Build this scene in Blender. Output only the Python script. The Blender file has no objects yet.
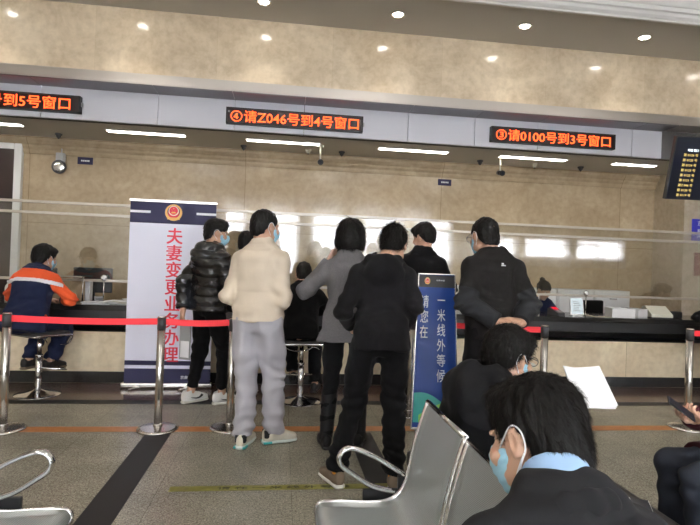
import bpy, bmesh, math, random
import numpy as np
import openvdb as vdb
from mathutils import Vector, Matrix
rnd = random.Random(7)
sc = bpy.context.scene
COL = sc.collection
R = math.radians

# ------------------------------------------------------------------ materials
def _nt(name):
    m = bpy.data.materials.new(name); m.use_nodes = True
    nt = m.node_tree
    return m, nt, nt.nodes['Principled BSDF'], nt.nodes['Material Output']

def mat(name, col, rough=.5, metal=0., spec=.5, bump=None, coat=0., var=None, sheen=0., emit=None, es=0., sss=0., aniso=0.):
    """bump=(scale, strength, distance); var=(scale, amount) colour mottling"""
    m, nt, b, out = _nt(name)
    L = nt.links.new
    b.inputs['Base Color'].default_value = (*col, 1)
    b.inputs['Roughness'].default_value = rough
    b.inputs['Metallic'].default_value = metal
    b.inputs['Specular IOR Level'].default_value = spec
    b.inputs['Coat Weight'].default_value = coat
    b.inputs['Sheen Weight'].default_value = sheen
    if sss:
        b.inputs['Subsurface Weight'].default_value = sss
        b.inputs['Subsurface Radius'].default_value = (.012, .004, .002)
        b.inputs['Subsurface Scale'].default_value = 1.0
    if emit:
        b.inputs['Emission Color'].default_value = (*emit, 1); b.inputs['Emission Strength'].default_value = es
    tc = nt.nodes.new('ShaderNodeTexCoord')
    if bump:
        n = nt.nodes.new('ShaderNodeTexNoise'); n.inputs['Scale'].default_value = bump[0]; n.inputs['Detail'].default_value = 4
        L(tc.outputs['Object'], n.inputs['Vector'])
        bp = nt.nodes.new('ShaderNodeBump'); bp.inputs['Strength'].default_value = bump[1]; bp.inputs['Distance'].default_value = bump[2]
        L(n.outputs['Fac'], bp.inputs['Height']); L(bp.outputs['Normal'], b.inputs['Normal'])
    if var:
        n = nt.nodes.new('ShaderNodeTexNoise'); n.inputs['Scale'].default_value = var[0]; n.inputs['Detail'].default_value = 5
        L(tc.outputs['Object'], n.inputs['Vector'])
        mx = nt.nodes.new('ShaderNodeMix'); mx.data_type = 'RGBA'
        a = var[1]
        mx.inputs[6].default_value = (*[c*(1-a) for c in col], 1); mx.inputs[7].default_value = (*[min(1, c*(1+a)) for c in col], 1)
        L(n.outputs['Fac'], mx.inputs[0]); L(mx.outputs[2], b.inputs['Base Color'])
    return m

def emis(name, col, s):
    m, nt, b, out = _nt(name)
    e = nt.nodes.new('ShaderNodeEmission'); e.inputs['Color'].default_value = (*col, 1); e.inputs['Strength'].default_value = s
    nt.links.new(e.outputs[0], out.inputs['Surface']); nt.nodes.remove(b)
    return m

def marble(name, c1, c2, rough, panel=None, offs=(0, 0), mortar=(.25, .2, .14), rm=.004):
    m, nt, b, out = _nt(name)
    N, L = nt.nodes.new, nt.links.new
    tc = N('ShaderNodeTexCoord')
    n1 = N('ShaderNodeTexNoise'); n1.inputs['Scale'].default_value = 1.7; n1.inputs['Detail'].default_value = 8; n1.inputs['Roughness'].default_value = .65; n1.inputs['Distortion'].default_value = .8
    n2 = N('ShaderNodeTexNoise'); n2.inputs['Scale'].default_value = 14; n2.inputs['Detail'].default_value = 6
    L(tc.outputs['Object'], n1.inputs['Vector']); L(tc.outputs['Object'], n2.inputs['Vector'])
    r = N('ShaderNodeValToRGB'); r.color_ramp.elements[0].position = .36; r.color_ramp.elements[1].position = .66
    r.color_ramp.elements[0].color = (*c1, 1); r.color_ramp.elements[1].color = (*c2, 1)
    L(n1.outputs['Fac'], r.inputs['Fac'])
    mx = N('ShaderNodeMix'); mx.data_type = 'RGBA'; mx.blend_type = 'MULTIPLY'; mx.inputs[0].default_value = .35
    L(r.outputs['Color'], mx.inputs[6])
    r2 = N('ShaderNodeValToRGB'); r2.color_ramp.elements[0].position = .3; r2.color_ramp.elements[0].color = (.6, .55, .48, 1); r2.color_ramp.elements[1].position = .6
    L(n2.outputs['Fac'], r2.inputs['Fac']); L(r2.outputs['Color'], mx.inputs[7])
    last = mx.outputs[2]
    if panel:
        sp = N('ShaderNodeSeparateXYZ'); cb = N('ShaderNodeCombineXYZ')
        L(tc.outputs['Object'], sp.inputs[0])
        ax = N('ShaderNodeMath'); ax.operation = 'ADD'; ax.inputs[1].default_value = 50 - offs[0]
        az = N('ShaderNodeMath'); az.operation = 'ADD'; az.inputs[1].default_value = 50 - offs[1]
        L(sp.outputs['X'], ax.inputs[0]); L(sp.outputs['Z'], az.inputs[0]); L(ax.outputs[0], cb.inputs[0]); L(az.outputs[0], cb.inputs[1])
        br = N('ShaderNodeTexBrick'); br.offset = 0; br.inputs['Scale'].default_value = 1
        br.inputs['Brick Width'].default_value = panel[0]; br.inputs['Row Height'].default_value = panel[1]
        br.inputs['Mortar Size'].default_value = rm; br.inputs['Mortar Smooth'].default_value = 0; br.inputs['Bias'].default_value = 0
        br.inputs['Color1'].default_value = (1, 1, 1, 1); br.inputs['Color2'].default_value = (.90, .89, .88, 1); br.inputs['Mortar'].default_value = (*mortar, 1)
        L(cb.outputs[0], br.inputs['Vector'])
        m2 = N('ShaderNodeMix'); m2.data_type = 'RGBA'; m2.blend_type = 'MULTIPLY'; m2.inputs[0].default_value = 1
        L(last, m2.inputs[6]); L(br.outputs['Color'], m2.inputs[7]); last = m2.outputs[2]
    L(last, b.inputs['Base Color'])
    b.inputs['Roughness'].default_value = rough; b.inputs['Specular IOR Level'].default_value = .6
    return m

def glassmat(name, ior=1.5, tint=(1, 1, 1), gain=1.0):
    m, nt, b, out = _nt(name); nt.nodes.remove(b)
    N, L = nt.nodes.new, nt.links.new
    t = N('ShaderNodeBsdfTransparent'); t.inputs[0].default_value = (*tint, 1)
    g = N('ShaderNodeBsdfGlossy'); g.inputs['Roughness'].default_value = .015; g.inputs[0].default_value = (1, 1, 1, 1)
    f = N('ShaderNodeFresnel'); f.inputs['IOR'].default_value = ior
    k = N('ShaderNodeMath'); k.operation = 'MULTIPLY'; k.inputs[1].default_value = gain; k.use_clamp = True
    mx = N('ShaderNodeMixShader')
    L(f.outputs[0], k.inputs[0]); L(k.outputs[0], mx.inputs[0]); L(t.outputs[0], mx.inputs[1]); L(g.outputs[0], mx.inputs[2]); L(mx.outputs[0], out.inputs['Surface'])
    return m

# ------------------------------------------------------------------ objects
def tag(o, label=None, cat=None, group=None, kind=None):
    if label: o['label'] = label
    if cat: o['category'] = cat
    if group: o['group'] = group
    if kind: o['kind'] = kind
    return o

def empty(name, loc=(0, 0, 0), rz=0., s=1.):
    o = bpy.data.objects.new(name, None); COL.objects.link(o)
    o.location = loc; o.rotation_euler = (0, 0, rz); o.scale = (s, s, s); o.empty_display_size = .1
    return o

def obj(name, me, ms=None, parent=None, smooth=False):
    o = bpy.data.objects.new(name, me); COL.objects.link(o)
    if ms is not None:
        for m in (ms if isinstance(ms, (list, tuple)) else [ms]): me.materials.append(m)
    if parent is not None: o.parent = parent
    if smooth:
        me.polygons.foreach_set('use_smooth', [True]*len(me.polygons))
    return o

def struct(name, me, m):
    return tag(obj(name, me, m), kind='structure')

def copy_tree(o, parent=None):
    c = o.copy(); COL.objects.link(c); c.parent = parent
    for ch in list(o.children): copy_tree(ch, c)
    return c

class MB:
    """mesh builder"""
    def __init__(s): s.bm = bmesh.new()
    def box(s, x0, x1, y0, y1, z0, z1, bev=0., M=None, mi=0):
        r = bmesh.ops.create_cube(s.bm, size=1)
        vs = r['verts']
        for v in vs:
            v.co = Vector(((x0+x1)/2+v.co.x*(x1-x0), (y0+y1)/2+v.co.y*(y1-y0), (z0+z1)/2+v.co.z*(z1-z0)))
        fs = list({f for v in vs for f in v.link_faces})
        if bev:
            es = list({e for v in vs for e in v.link_edges})
            rr = bmesh.ops.bevel(s.bm, geom=es, offset=bev, segments=2, affect='EDGES', profile=.6)
            vs = list({v for f in rr['faces'] for v in f.verts} | {v for v in vs if v.is_valid})
            fs = list({f for v in vs for f in v.link_faces})
        for f in fs: f.material_index = mi
        if M is not None: bmesh.ops.transform(s.bm, matrix=M, verts=vs)
        return s
    def cyl(s, p, q, r0, r1=None, n=20, mi=0, caps=True):
        r1 = r0 if r1 is None else r1
        p, q = Vector(p), Vector(q); d = q-p
        r = bmesh.ops.create_cone(s.bm, cap_ends=caps, segments=n, radius1=r0, radius2=r1, depth=d.length)
        M = Matrix.Translation((p+q)/2) @ d.to_track_quat('Z', 'Y').to_matrix().to_4x4()
        bmesh.ops.transform(s.bm, matrix=M, verts=r['verts'])
        for f in {f for v in r['verts'] for f in v.link_faces}: f.material_index = mi; f.smooth = len(f.verts) == 4
        return s
    def ball(s, c, r, n=16, M=None, sc_=(1, 1, 1)):
        rr = bmesh.ops.create_uvsphere(s.bm, u_segments=n, v_segments=max(6, n//2), radius=r)
        for v in rr['verts']: v.co = Vector((v.co.x*sc_[0], v.co.y*sc_[1], v.co.z*sc_[2]))
        if M is not None: bmesh.ops.transform(s.bm, matrix=M, verts=rr['verts'])
        bmesh.ops.translate(s.bm, vec=c, verts=rr['verts'])
        for f in {f for v in rr['verts'] for f in v.link_faces}: f.smooth = True
        return s
    def lathe(s, prof, c=(0, 0, 0), n=40):
        vs = [[s.bm.verts.new((c[0]+r*math.cos(2*math.pi*k/n), c[1]+r*math.sin(2*math.pi*k/n), c[2]+z)) for k in range(n)] for r, z in prof]
        for a, b in zip(vs, vs[1:]):
            for k in range(n):
                f = s.bm.faces.new((a[k], a[(k+1) % n], b[(k+1) % n], b[k])); f.smooth = True
        for ring, flip in ((vs[0], True), (vs[-1], False)):
            if prof[0 if flip else -1][0] > 1e-5: s.bm.faces.new(ring[::-1] if flip else ring)
        return s
    def tube(s, pts, r, n=8, closed=False, sub=6, flat=1., up=(0, 0, 1)):
        P = [Vector(p) for p in pts]
        Q = []
        m = len(P)
        if sub > 1 and m > 2:
            rng = range(m if closed else m-1)
            for i in rng:
                if closed: a, b, c, d = P[i-1], P[i], P[(i+1) % m], P[(i+2) % m]
                else: a, b, c, d = P[max(i-1, 0)], P[i], P[i+1], P[min(i+2, m-1)]
                for k in range(sub):
                    t = k/sub
                    Q.append(.5*((2*b)+(c-a)*t+(2*a-5*b+4*c-d)*t*t+(3*b-a-3*c+d)*t**3))
            if not closed: Q.append(P[-1])
        else: Q = P
        rings = []
        L_ = len(Q)
        nrm = None
        for i, p in enumerate(Q):
            if closed: t = Q[(i+1) % L_]-Q[i-1]
            else: t = Q[min(i+1, L_-1)]-Q[max(i-1, 0)]
            t.normalize()
            if nrm is None:
                u = Vector(up)
                if abs(t.dot(u)) > .95: u = Vector((1, 0, 0))
                nrm = (u-t*u.dot(t)).normalized()
            else: nrm = (nrm-t*nrm.dot(t)).normalized()
            b = t.cross(nrm)
            rr = r(i/(L_-1)) if callable(r) else r
            rings.append([s.bm.verts.new(p+nrm*(rr*math.cos(2*math.pi*k/n))*1+b*(rr*flat*math.sin(2*math.pi*k/n))) for k in range(n)])
        pr = list(zip(rings, rings[1:]))
        if closed: pr.append((rings[-1], rings[0]))
        for a, c in pr:
            for k in range(n):
                f = s.bm.faces.new((a[k], a[(k+1) % n], c[(k+1) % n], c[k])); f.smooth = True
        if not closed:
            s.bm.faces.new(rings[0][::-1]); s.bm.faces.new(rings[-1])
        return s
    def sweep(s, prof, y0, y1, ax='y'):
        """closed 2d outline (x,z) extruded along y"""
        f = (lambda p, t: (p[0], t, p[1])) if ax == 'y' else ((lambda p, t: (t, p[0], p[1])) if ax == 'x' else (lambda p, t: (p[0], p[1], t)))
        a = [s.bm.verts.new(f(p, y0)) for p in prof]; b = [s.bm.verts.new(f(p, y1)) for p in prof]
        m = len(prof)
        for k in range(m): s.bm.faces.new((a[k], a[(k+1) % m], b[(k+1) % m], b[k]))
        s.bm.faces.new(a[::-1]); s.bm.faces.new(b)
        return s
    def quad(s, *p):
        s.bm.faces.new([s.bm.verts.new(q) for q in p]); return s
    def mesh(s, name='m', M=None):
        bmesh.ops.recalc_face_normals(s.bm, faces=s.bm.faces)
        if M is not None: s.bm.transform(M)
        me = bpy.data.meshes.new(name); s.bm.to_mesh(me); s.bm.free(); return me
    def build(s, name, m, parent=None, M=None):
        return obj(name, s.mesh(name, M), m, parent)
    def struct(s, name, m): return struct(name, s.mesh(name), m)

def text_mesh(body, w=None, h=None, depth=.002, M=None, bold=0., line=1.0, thick=0.):
    cu = bpy.data.curves.new('t', 'FONT'); cu.body = body; cu.align_x = 'CENTER'; cu.align_y = 'CENTER'
    cu.extrude = .02; cu.offset = bold; cu.space_line = line; cu.resolution_u = 3
    o = bpy.data.objects.new('t', cu); COL.objects.link(o)
    dg = bpy.context.evaluated_depsgraph_get(); dg.update()
    me = bpy.data.meshes.new_from_object(o.evaluated_get(dg))
    bpy.data.objects.remove(o); bpy.data.curves.remove(cu)
    n = len(me.vertices)
    a = np.empty(n*3); me.vertices.foreach_get('co', a); a = a.reshape(-1, 3)
    lo, hi = a.min(0), a.max(0); c = (lo+hi)/2
    sx = w/(hi[0]-lo[0]) if w else None; sy = h/(hi[1]-lo[1]) if h else None
    sx = sx or sy; sy = sy or sx
    a = (a-c)*np.array([sx, sy, depth/2/.02])
    me.vertices.foreach_set('co', a.ravel())
    if thick:
        bm = bmesh.new()
        for k, (dx, dy) in enumerate(((-1, -.6), (1, -.6), (-1, .6), (1, .6))):
            c = me.copy(); c.transform(Matrix.Translation((dx*thick, dy*thick, k*.00012))); bm.from_mesh(c); bpy.data.meshes.remove(c)
        bm.to_mesh(me); bm.free()
    if M is not None: me.transform(M)
    me.materials.clear()
    return me

# ------------------------------------------------------------------ distance fields
def _hash(ix, iy, iz, seed):
    h = (ix*374761393 + iy*668265263 + iz*2147483647 + seed*974711) & 0xffffffff
    h = ((h ^ (h >> 13))*1274126177) & 0xffffffff
    return ((h ^ (h >> 16)) & 0xffff)/65535.
def vnoise(P, seed=0):
    P = np.asarray(P, float)
    i = np.floor(P).astype(np.int64); f = P-i; f = f*f*(3-2*f)
    r = 0
    for dx in (0, 1):
        wx = f[:, 0] if dx else 1-f[:, 0]
        for dy in (0, 1):
            wy = f[:, 1] if dy else 1-f[:, 1]
            for dz in (0, 1):
                wz = f[:, 2] if dz else 1-f[:, 2]
                r = r+wx*wy*wz*_hash(i[:, 0]+dx, i[:, 1]+dy, i[:, 2]+dz, seed)
    return r
def V(p): return np.array(p, float)
def nrmz(v):
    v = V(v); return v/np.linalg.norm(v)

class Field:
    def __init__(s, lo, hi, vox):
        s.lo, s.vox = V(lo), vox
        s.n = np.ceil((V(hi)-s.lo)/vox).astype(int)+1
        s.bg = vox*4
        s.d = np.full(s.n, s.bg, np.float32)
        s.ax = [(s.lo[i]+vox*np.arange(s.n[i])).astype(np.float32) for i in range(3)]
    def _sl(s, lo, hi):
        a = np.clip(np.floor((V(lo)-s.lo)/s.vox).astype(int), 0, s.n); b = np.clip(np.ceil((V(hi)-s.lo)/s.vox).astype(int)+1, 0, s.n)
        return tuple(slice(a[i], b[i]) for i in range(3))
    def op(s, prim, mode='u', k=.0):
        fn, lo, hi = prim
        pad = k+s.vox*4
        sl = s._sl(V(lo)-pad, V(hi)+pad)
        if any(q.stop <= q.start for q in sl): return s
        X = s.ax[0][sl[0]][:, None, None]; Y = s.ax[1][sl[1]][None, :, None]; Z = s.ax[2][sl[2]][None, None, :]
        e = fn(X, Y, Z); a = s.d[sl]
        if mode == 'u':
            r = np.minimum(a, e)
            if k: h = np.maximum(k-np.abs(a-e), 0)/k; r = r-h*h*k*.25
        elif mode == 's':
            e = -e; r = np.maximum(a, e)
            if k: h = np.maximum(k-np.abs(a-e), 0)/k; r = r+h*h*k*.25
        s.d[sl] = r
        return s
    def isect(s, fn):
        X = s.ax[0][:, None, None]; Y = s.ax[1][None, :, None]; Z = s.ax[2][None, None, :]
        s.d = np.maximum(s.d, fn(X, Y, Z)).astype(np.float32); return s
    def verts(s):
        g = vdb.FloatGrid(s.bg)
        g.copyFromArray(np.clip(s.d, -s.bg, s.bg).astype(np.float32))
        p, q = g.convertToQuads(0.0)
        return p*s.vox+s.lo, np.asarray(q)
    def mesh(s, name='sdf', disp=None, post=None, paint=None, smooth_it=1):
        p, q = s.verts()
        p = p.astype(float)
        if smooth_it:
            for _ in range(smooth_it):
                acc = np.zeros_like(p); cnt = np.zeros(len(p))
                for a, b in ((0, 1), (1, 2), (2, 3), (3, 0)):
                    for i in range(3):
                        acc[:, i] += np.bincount(q[:, a], p[q[:, b], i], len(p))+np.bincount(q[:, b], p[q[:, a], i], len(p))
                    cnt += np.bincount(q[:, a], minlength=len(p))+np.bincount(q[:, b], minlength=len(p))
                p = p*.5+.5*acc/np.maximum(cnt, 1)[:, None]
        if disp is not None:
            n = vnormals(p, q); p = p+n*disp(p, n)[:, None]
        if post is not None: p = post(p)
        me = bpy.data.meshes.new(name)
        me.vertices.add(len(p)); me.vertices.foreach_set('co', p.astype(np.float32).ravel())
        qq = q
        me.loops.add(len(qq)*4); me.loops.foreach_set('vertex_index', qq.astype(np.int32).ravel())
        me.polygons.add(len(qq)); me.polygons.foreach_set('loop_start', np.arange(0, len(qq)*4, 4, dtype=np.int32))
        me.polygons.foreach_set('use_smooth', np.ones(len(qq), bool))
        if paint is not None:
            c = p[q].mean(1); me.polygons.foreach_set('material_index', paint(c).astype(np.int32))
        me.update(calc_edges=True); me.validate()
        return me
def vnormals(p, q):
    fn = np.cross(p[q[:, 2]]-p[q[:, 0]], p[q[:, 3]]-p[q[:, 1]])
    n = np.zeros_like(p)
    for c in range(4):
        for i in range(3): n[:, i] += np.bincount(q[:, c], fn[:, i], len(p))
    n /= np.maximum(np.linalg.norm(n, axis=1), 1e-12)[:, None]
    return -n if NFLIP else n
NFLIP = False

def cap(a, b, ra, rb=None):
    a, b = V(a), V(b); rb = ra if rb is None else rb
    ab = b-a; L2 = max(float(ab@ab), 1e-9); r = max(ra, rb)
    def fn(X, Y, Z):
        t = np.clip(((X-a[0])*ab[0]+(Y-a[1])*ab[1]+(Z-a[2])*ab[2])/L2, 0, 1)
        return np.sqrt((X-a[0]-t*ab[0])**2+(Y-a[1]-t*ab[1])**2+(Z-a[2]-t*ab[2])**2)-(ra+(rb-ra)*t)
    return fn, np.minimum(a, b)-r, np.maximum(a, b)+r
def ell(c, r, M=None):
    """M: 3x3 columns = local axes"""
    c, r = V(c), V(r); M = np.eye(3) if M is None else np.asarray(M, float)
    R_ = float(max(r)); A = M.T
    def fn(X, Y, Z):
        x, y, z = X-c[0], Y-c[1], Z-c[2]
        q = [A[i, 0]*x+A[i, 1]*y+A[i, 2]*z for i in range(3)]
        k0 = np.sqrt(sum((q[i]/r[i])**2 for i in range(3))); k1 = np.sqrt(sum((q[i]/r[i]**2)**2 for i in range(3)))
        return k0*(k0-1)/np.maximum(k1, 1e-6)
    return fn, c-R_, c+R_
def rbox(c, h, rad, M=None):
    c, h = V(c), V(h)-rad; M = np.eye(3) if M is None else np.asarray(M, float); A = M.T; R_ = float(np.linalg.norm(h))+rad
    def fn(X, Y, Z):
        x, y, z = X-c[0], Y-c[1], Z-c[2]
        q = [np.abs(A[i, 0]*x+A[i, 1]*y+A[i, 2]*z)-h[i] for i in range(3)]
        return np.sqrt(sum(np.maximum(t, 0)**2 for t in q))+np.minimum(np.maximum(np.maximum(q[0], q[1]), q[2]), 0)-rad
    return fn, c-R_, c+R_
def loft(secs, right, endk=.6):
    """secs: list of (centre, rx, ry[, rot]); right: unit side vector"""
    C = [V(q[0]) for q in secs]; rx = [q[1] for q in secs]; ry = [q[2] for q in secs]; right = nrmz(right)
    m = max(max(rx), max(ry))
    def fn(X, Y, Z):
        best = None
        for i in range(len(C)-1):
            a, b = C[i], C[i+1]; ab = b-a; Ln = float(np.linalg.norm(ab)); ax = ab/Ln
            u = right-ax*float(right@ax); u /= np.linalg.norm(u); w = np.cross(ax, u)
            x, y, z = X-a[0], Y-a[1], Z-a[2]
            s_ = x*ax[0]+y*ax[1]+z*ax[2]; t = np.clip(s_/Ln, 0, 1); e = s_-t*Ln
            U = x*u[0]+y*u[1]+z*u[2]; W = x*w[0]+y*w[1]+z*w[2]
            RX = rx[i]+(rx[i+1]-rx[i])*t; RY = ry[i]+(ry[i+1]-ry[i])*t; rm = np.minimum(RX, RY)
            q = (np.abs(U/RX)**2.4+np.abs(W/RY)**2.4+np.abs(e/(rm*endk))**2.4)**(1/2.4)
            d = (q-1)*rm
            best = d if best is None else np.minimum(best, d)
        return best
    return fn, np.min(C, 0)-m, np.max(C, 0)+m
def cut(prim, p, n):
    """keep the side of plane (p, n) where (x-p).n < 0"""
    fn, lo, hi = prim; p, n = V(p), nrmz(n)
    return (lambda X, Y, Z: np.maximum(fn(X, Y, Z), (X-p[0])*n[0]+(Y-p[1])*n[1]+(Z-p[2])*n[2])), lo, hi
# ------------------------------------------------------------------ figures
def Rx(a): c, s = math.cos(a), math.sin(a); return np.array([[1, 0, 0], [0, c, -s], [0, s, c]])
def Ry(a): c, s = math.cos(a), math.sin(a); return np.array([[c, 0, s], [0, 1, 0], [-s, 0, c]])
def Rz(a): c, s = math.cos(a), math.sin(a); return np.array([[c, -s, 0], [s, c, 0], [0, 0, 1]])

def pose(seat=None, lean=0, twist=0, head=(0, 0, 0), hoff=(0, 0, 0), sw=1., **o):
    """joints of a 1.72 m figure facing +Y, feet on z=0; o overrides joints (own frame)"""
    pz = .95 if seat is None else seat+.125
    pel = V((0, 0, pz)); T = Rz(R(twist)) @ Rx(-R(lean))
    tp = lambda x, y, z: pel+T @ (V((x, y, z))-V((0, 0, .95)))
    J = dict(pel=pel, T=T, tp=tp, nb=tp(0, -.01, 1.45))
    for s, n in ((-1, 'L'), (1, 'R')):
        J['sh'+n] = tp(s*.155*sw, -.005, 1.350); J['el'+n] = tp(s*.215*sw, -.03, 1.11); J['wr'+n] = tp(s*.22*sw, .06, .88)
        if seat is None:
            J['hi'+n] = V((s*.085, 0, .93)); J['kn'+n] = V((s*.095, .02, .50)); J['an'+n] = V((s*.10, -.02, .085))
        else:
            J['hi'+n] = V((s*.09, .02, seat+.105)); J['kn'+n] = V((s*.12, .44, seat+.085)); J['an'+n] = V((s*.12, .40, .085))
        J['ft'+n] = 8*s*-1
        J['hand'+n] = None
    for k, v in o.items():
        J[k] = V(v) if k[:2] in ('el', 'wr', 'kn', 'an', 'hi', 'sh') else v
    J['hd'] = tp(0, -.01, 1.45)+T @ Rx(-R(head[1]*.5)) @ V((0, .03, .155))+V(hoff)
    J['HR'] = Rz(R(head[0])) @ Rx(-R(head[1])) @ Ry(R(head[2])) if 'HRabs' not in o else o['HRabs']
    J['hs'] = o.get('hs', 1.06); M = np.eye(4); M[:3, :3] = J['HR']*J['hs']; M[:3, 3] = J['hd']; J['HM'] = M
    return J

def sections(J, add, t0=-.12, flare=0., fat=0., fem=False):
    H = J['pel']-J['T'] @ V((0, 0, .0)); N = J['nb']; d = N-H; fw = J['T'] @ V((0, 1, 0))
    k = .93 if fem else 1.
    tab = [(-.12, .160, .115, .0), (.08, .160, .118, 0), (.35, (.128 if fem else .142)+fat*.6, .105+fat, .01), (.64, .152*k+fat*.4, .115+fat*.5, .0), (.80, .142*k, .102, -.01), (.92, .100*k, .076, -.008), (1., .070, .064, 0)]
    S = [(H+d*t+fw*b, rx+add, ry+add*.8) for t, rx, ry, b in tab]
    if t0 < -.12:
        S.insert(0, (H+d*t0, .160+add+flare, .115+add+flare)); 
    return S, nrmz(J['shR']-J['shL'])

def hand_prims(F, w, d, b, curl=.5, sc_=1., thumb=1, fr=.0085):
    d = nrmz(d); b = V(b)-d*float(V(b)@d); b = nrmz(b); s = np.cross(d, b)*thumb   # thumb side
    M = np.stack([s, d, b], 1)
    F.op(rbox(w+d*.052*sc_, (.041*sc_, .050*sc_, .015*sc_), .013*sc_, M), 'u', .012)
    F.op(cap(w-d*.02, w+d*.02, .024*sc_, .026*sc_), 'u', .02)
    for i, (off, ln) in enumerate(((.031, .070), (.0105, .080), (-.0105, .075), (-.031, .058))):
        p = w+d*.097*sc_+s*off*sc_; a = curl*(.55+.1*i)
        ang = a*.9
        for fr_, seg in ((1., .48), (.92, .30), (.84, .22)):
            v = d*math.cos(ang)-b*math.sin(ang)+s*(off*1.2)*(1-min(1, curl)); q = p+nrmz(v)*ln*seg*sc_*1.05
            F.op(cap(p, q, fr*fr_*sc_*1.06, fr*fr_*.95*sc_), 'u', .003); p = q; ang += a*1.1
    p = w+d*.03*sc_+s*.032*sc_; q = p+nrmz(d*.7+s*.75-b*(.25+curl*.4))*.042*sc_; r_ = q+nrmz(d*1.+s*(.25-curl*.4)-b*(.3+curl*.6))*.034*sc_
    F.op(cap(w+d*.025+s*.018*sc_, p, .016*sc_, .0135*sc_), 'u', .01).op(cap(p, q, .0125*sc_, .0105*sc_), 'u', .006).op(cap(q, r_, .010*sc_, .0085*sc_), 'u', .003)

def head_prims(F, J):
    A, c, hs = J['HR'], J['hd'], J['hs']
    P = lambda *p: c+A @ V(p)*hs
    E = lambda p, r, M=None, m='u', k=.012: F.op(ell(P(*p), V(r)*hs, A if M is None else A @ M), m, k)
    E((0, -.014, .032), (.0745, .094, .084)); E((0, .028, -.020), (.063, .068, .078), k=.03); E((0, .040, -.075), (.044, .046, .038), k=.03)
    E((0, .076, -.098), (.020, .016, .016), k=.02)
    for s in (-1, 1):
        E((s*.030, .086, .014), (.021, .014, .013), m='s', k=.012)
        E((s*.036, .072, -.022), (.024, .022, .020), k=.02)
        E((s*.050, .022, -.065), (.018, .034, .026), k=.02)
        M = Rz(R(-s*22)) @ Rx(R(-8))
        E((s*.079, -.008, -.006), (.0085, .019, .031), M, k=.006); E((s*.076, .000, -.028), (.0075, .010, .012), M, k=.006)
        E((s*.090, .000, -.004), (.007, .010, .017), M, m='s', k=.006)
    F.op(cap(P(0, .098, .012), P(0, .113, -.022), .0065, .0115), 'u', .010)
    for s in (-1, 1): E((s*.012, .103, -.026), (.009, .011, .007), k=.006)
    F.op(cap(P(-.03, .090, .028), P(.03, .090, .028), .007), 'u', .014)
    E((0, .090, -.058), (.024, .012, .007), k=.006); E((0, .088, -.068), (.020, .011, .007), k=.005)
    n0, n1 = P(0, -.030, -.040), J['nb']+J['T'] @ V((0, .005, -.02))
    F.op(cap(n0, n1, .052, .060), 'u', .02)
    F.op(cap(n1, J['nb']+J['T'] @ V((0, 0, -.06)), .060, .09), 'u', .03)

def bounds(pts, m): P = np.array(pts); return P.min(0)-m, P.max(0)+m

def body_mesh(J, vox=.006, fat=0., fem=False):
    pts = [J[k+n] for k in ('sh', 'el', 'wr', 'kn', 'an', 'hi') for n in 'LR']+[J['hd'], J['hd']+V((0, 0, .05))]
    lo, hi = bounds(pts, .22); lo[2] = max(lo[2], -.005) if J['anL'][2] < .12 else lo[2]
    F = Field(lo, hi, vox)
    S, r = sections(J, -.018, fat=fat, fem=fem)
    F.op(loft(S, r), 'u')
    for n, s in (('L', -1), ('R', 1)):
        sh, el, wr = J['sh'+n], J['el'+n], J['wr'+n]
        F.op(cap(J['nb']+J['T'] @ V((s*.03, 0, -.03)), sh, .05, .045), 'u', .03)
        F.op(cap(sh, el, .048, .036), 'u', .03).op(cap(el, el*.6+wr*.4, .036, .037), 'u', .01).op(cap(el*.6+wr*.4, wr, .036, .024), 'u', .01)
        hp = J['hand'+n] or {}
        d = hp.get('d', wr-el); b = hp.get('b', J['T'] @ V((s, 0, 0)))
        hand_prims(F, wr+nrmz(wr-el)*.01, d, b, hp.get('curl', .45), .97 if not fem else .9, thumb=hp.get('th', -s), fr=max(.0085, vox*1.55))
        hi_, kn, an = J['hi'+n], J['kn'+n], J['an'+n]
        F.op(cap(hi_, kn, .075, .050), 'u', .03).op(cap(kn, an, .050, .036), 'u', .02)
        fd = nrmz(Rz(R(J['ft'+n])) @ V((0, 1, 0)))
        F.op(cap(an+V((0, 0, -.045)), an+fd*.13+V((0, 0, -.055)), .033, .025), 'u', .02)
    head_prims(F, J)
    return F.mesh('body', smooth_it=1)

def folds(J, amp, seed, joints=('el', 'kn'), jamp=.008, freq=16):
    js = [J[k+n] for k in joints for n in 'LR']+([J['pel']+V((0, 0, .12))] if 'el' in joints else [J['anL']+V((0, 0, .06)), J['anR']+V((0, 0, .06)), J['pel']])
    def f(p, n):
        a = vnoise(p*[7, 7, 4]+seed, seed); b = vnoise(p*[16, 16, 9]+a[:, None]*1.5, seed+3)
        d = amp*2.0*((1-np.abs(2*a-1))*1.8-1.3+(b-.5)*1.1)
        w = vnoise(p*5+3, seed+9)*3
        for j in js:
            g = np.exp(-np.sum((p-j)**2, 1)/.016)
            d += 1.3*jamp*g*np.sin((p[:, 2]*freq+p[:, 0]*4*(1 if j[0] > 0 else -1)+w)*6.283*.62)
        return d
    return f

def puff(J, amp=.013, pitch=.085):
    def f(p, n):
        t = (p[:, 2]*1.+.015*np.sin(p[:, 0]*9)+.02*(vnoise(p*4, 4)-.5))/pitch
        s = np.abs(np.sin(math.pi*t))
        return amp*(s**.6-.6)+.006*(vnoise(p*[26, 26, 14], 8)-.5)+.007*(1-np.abs(2*vnoise(p*[13, 13, 22], 5)-1)-.5)
    return f

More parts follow.
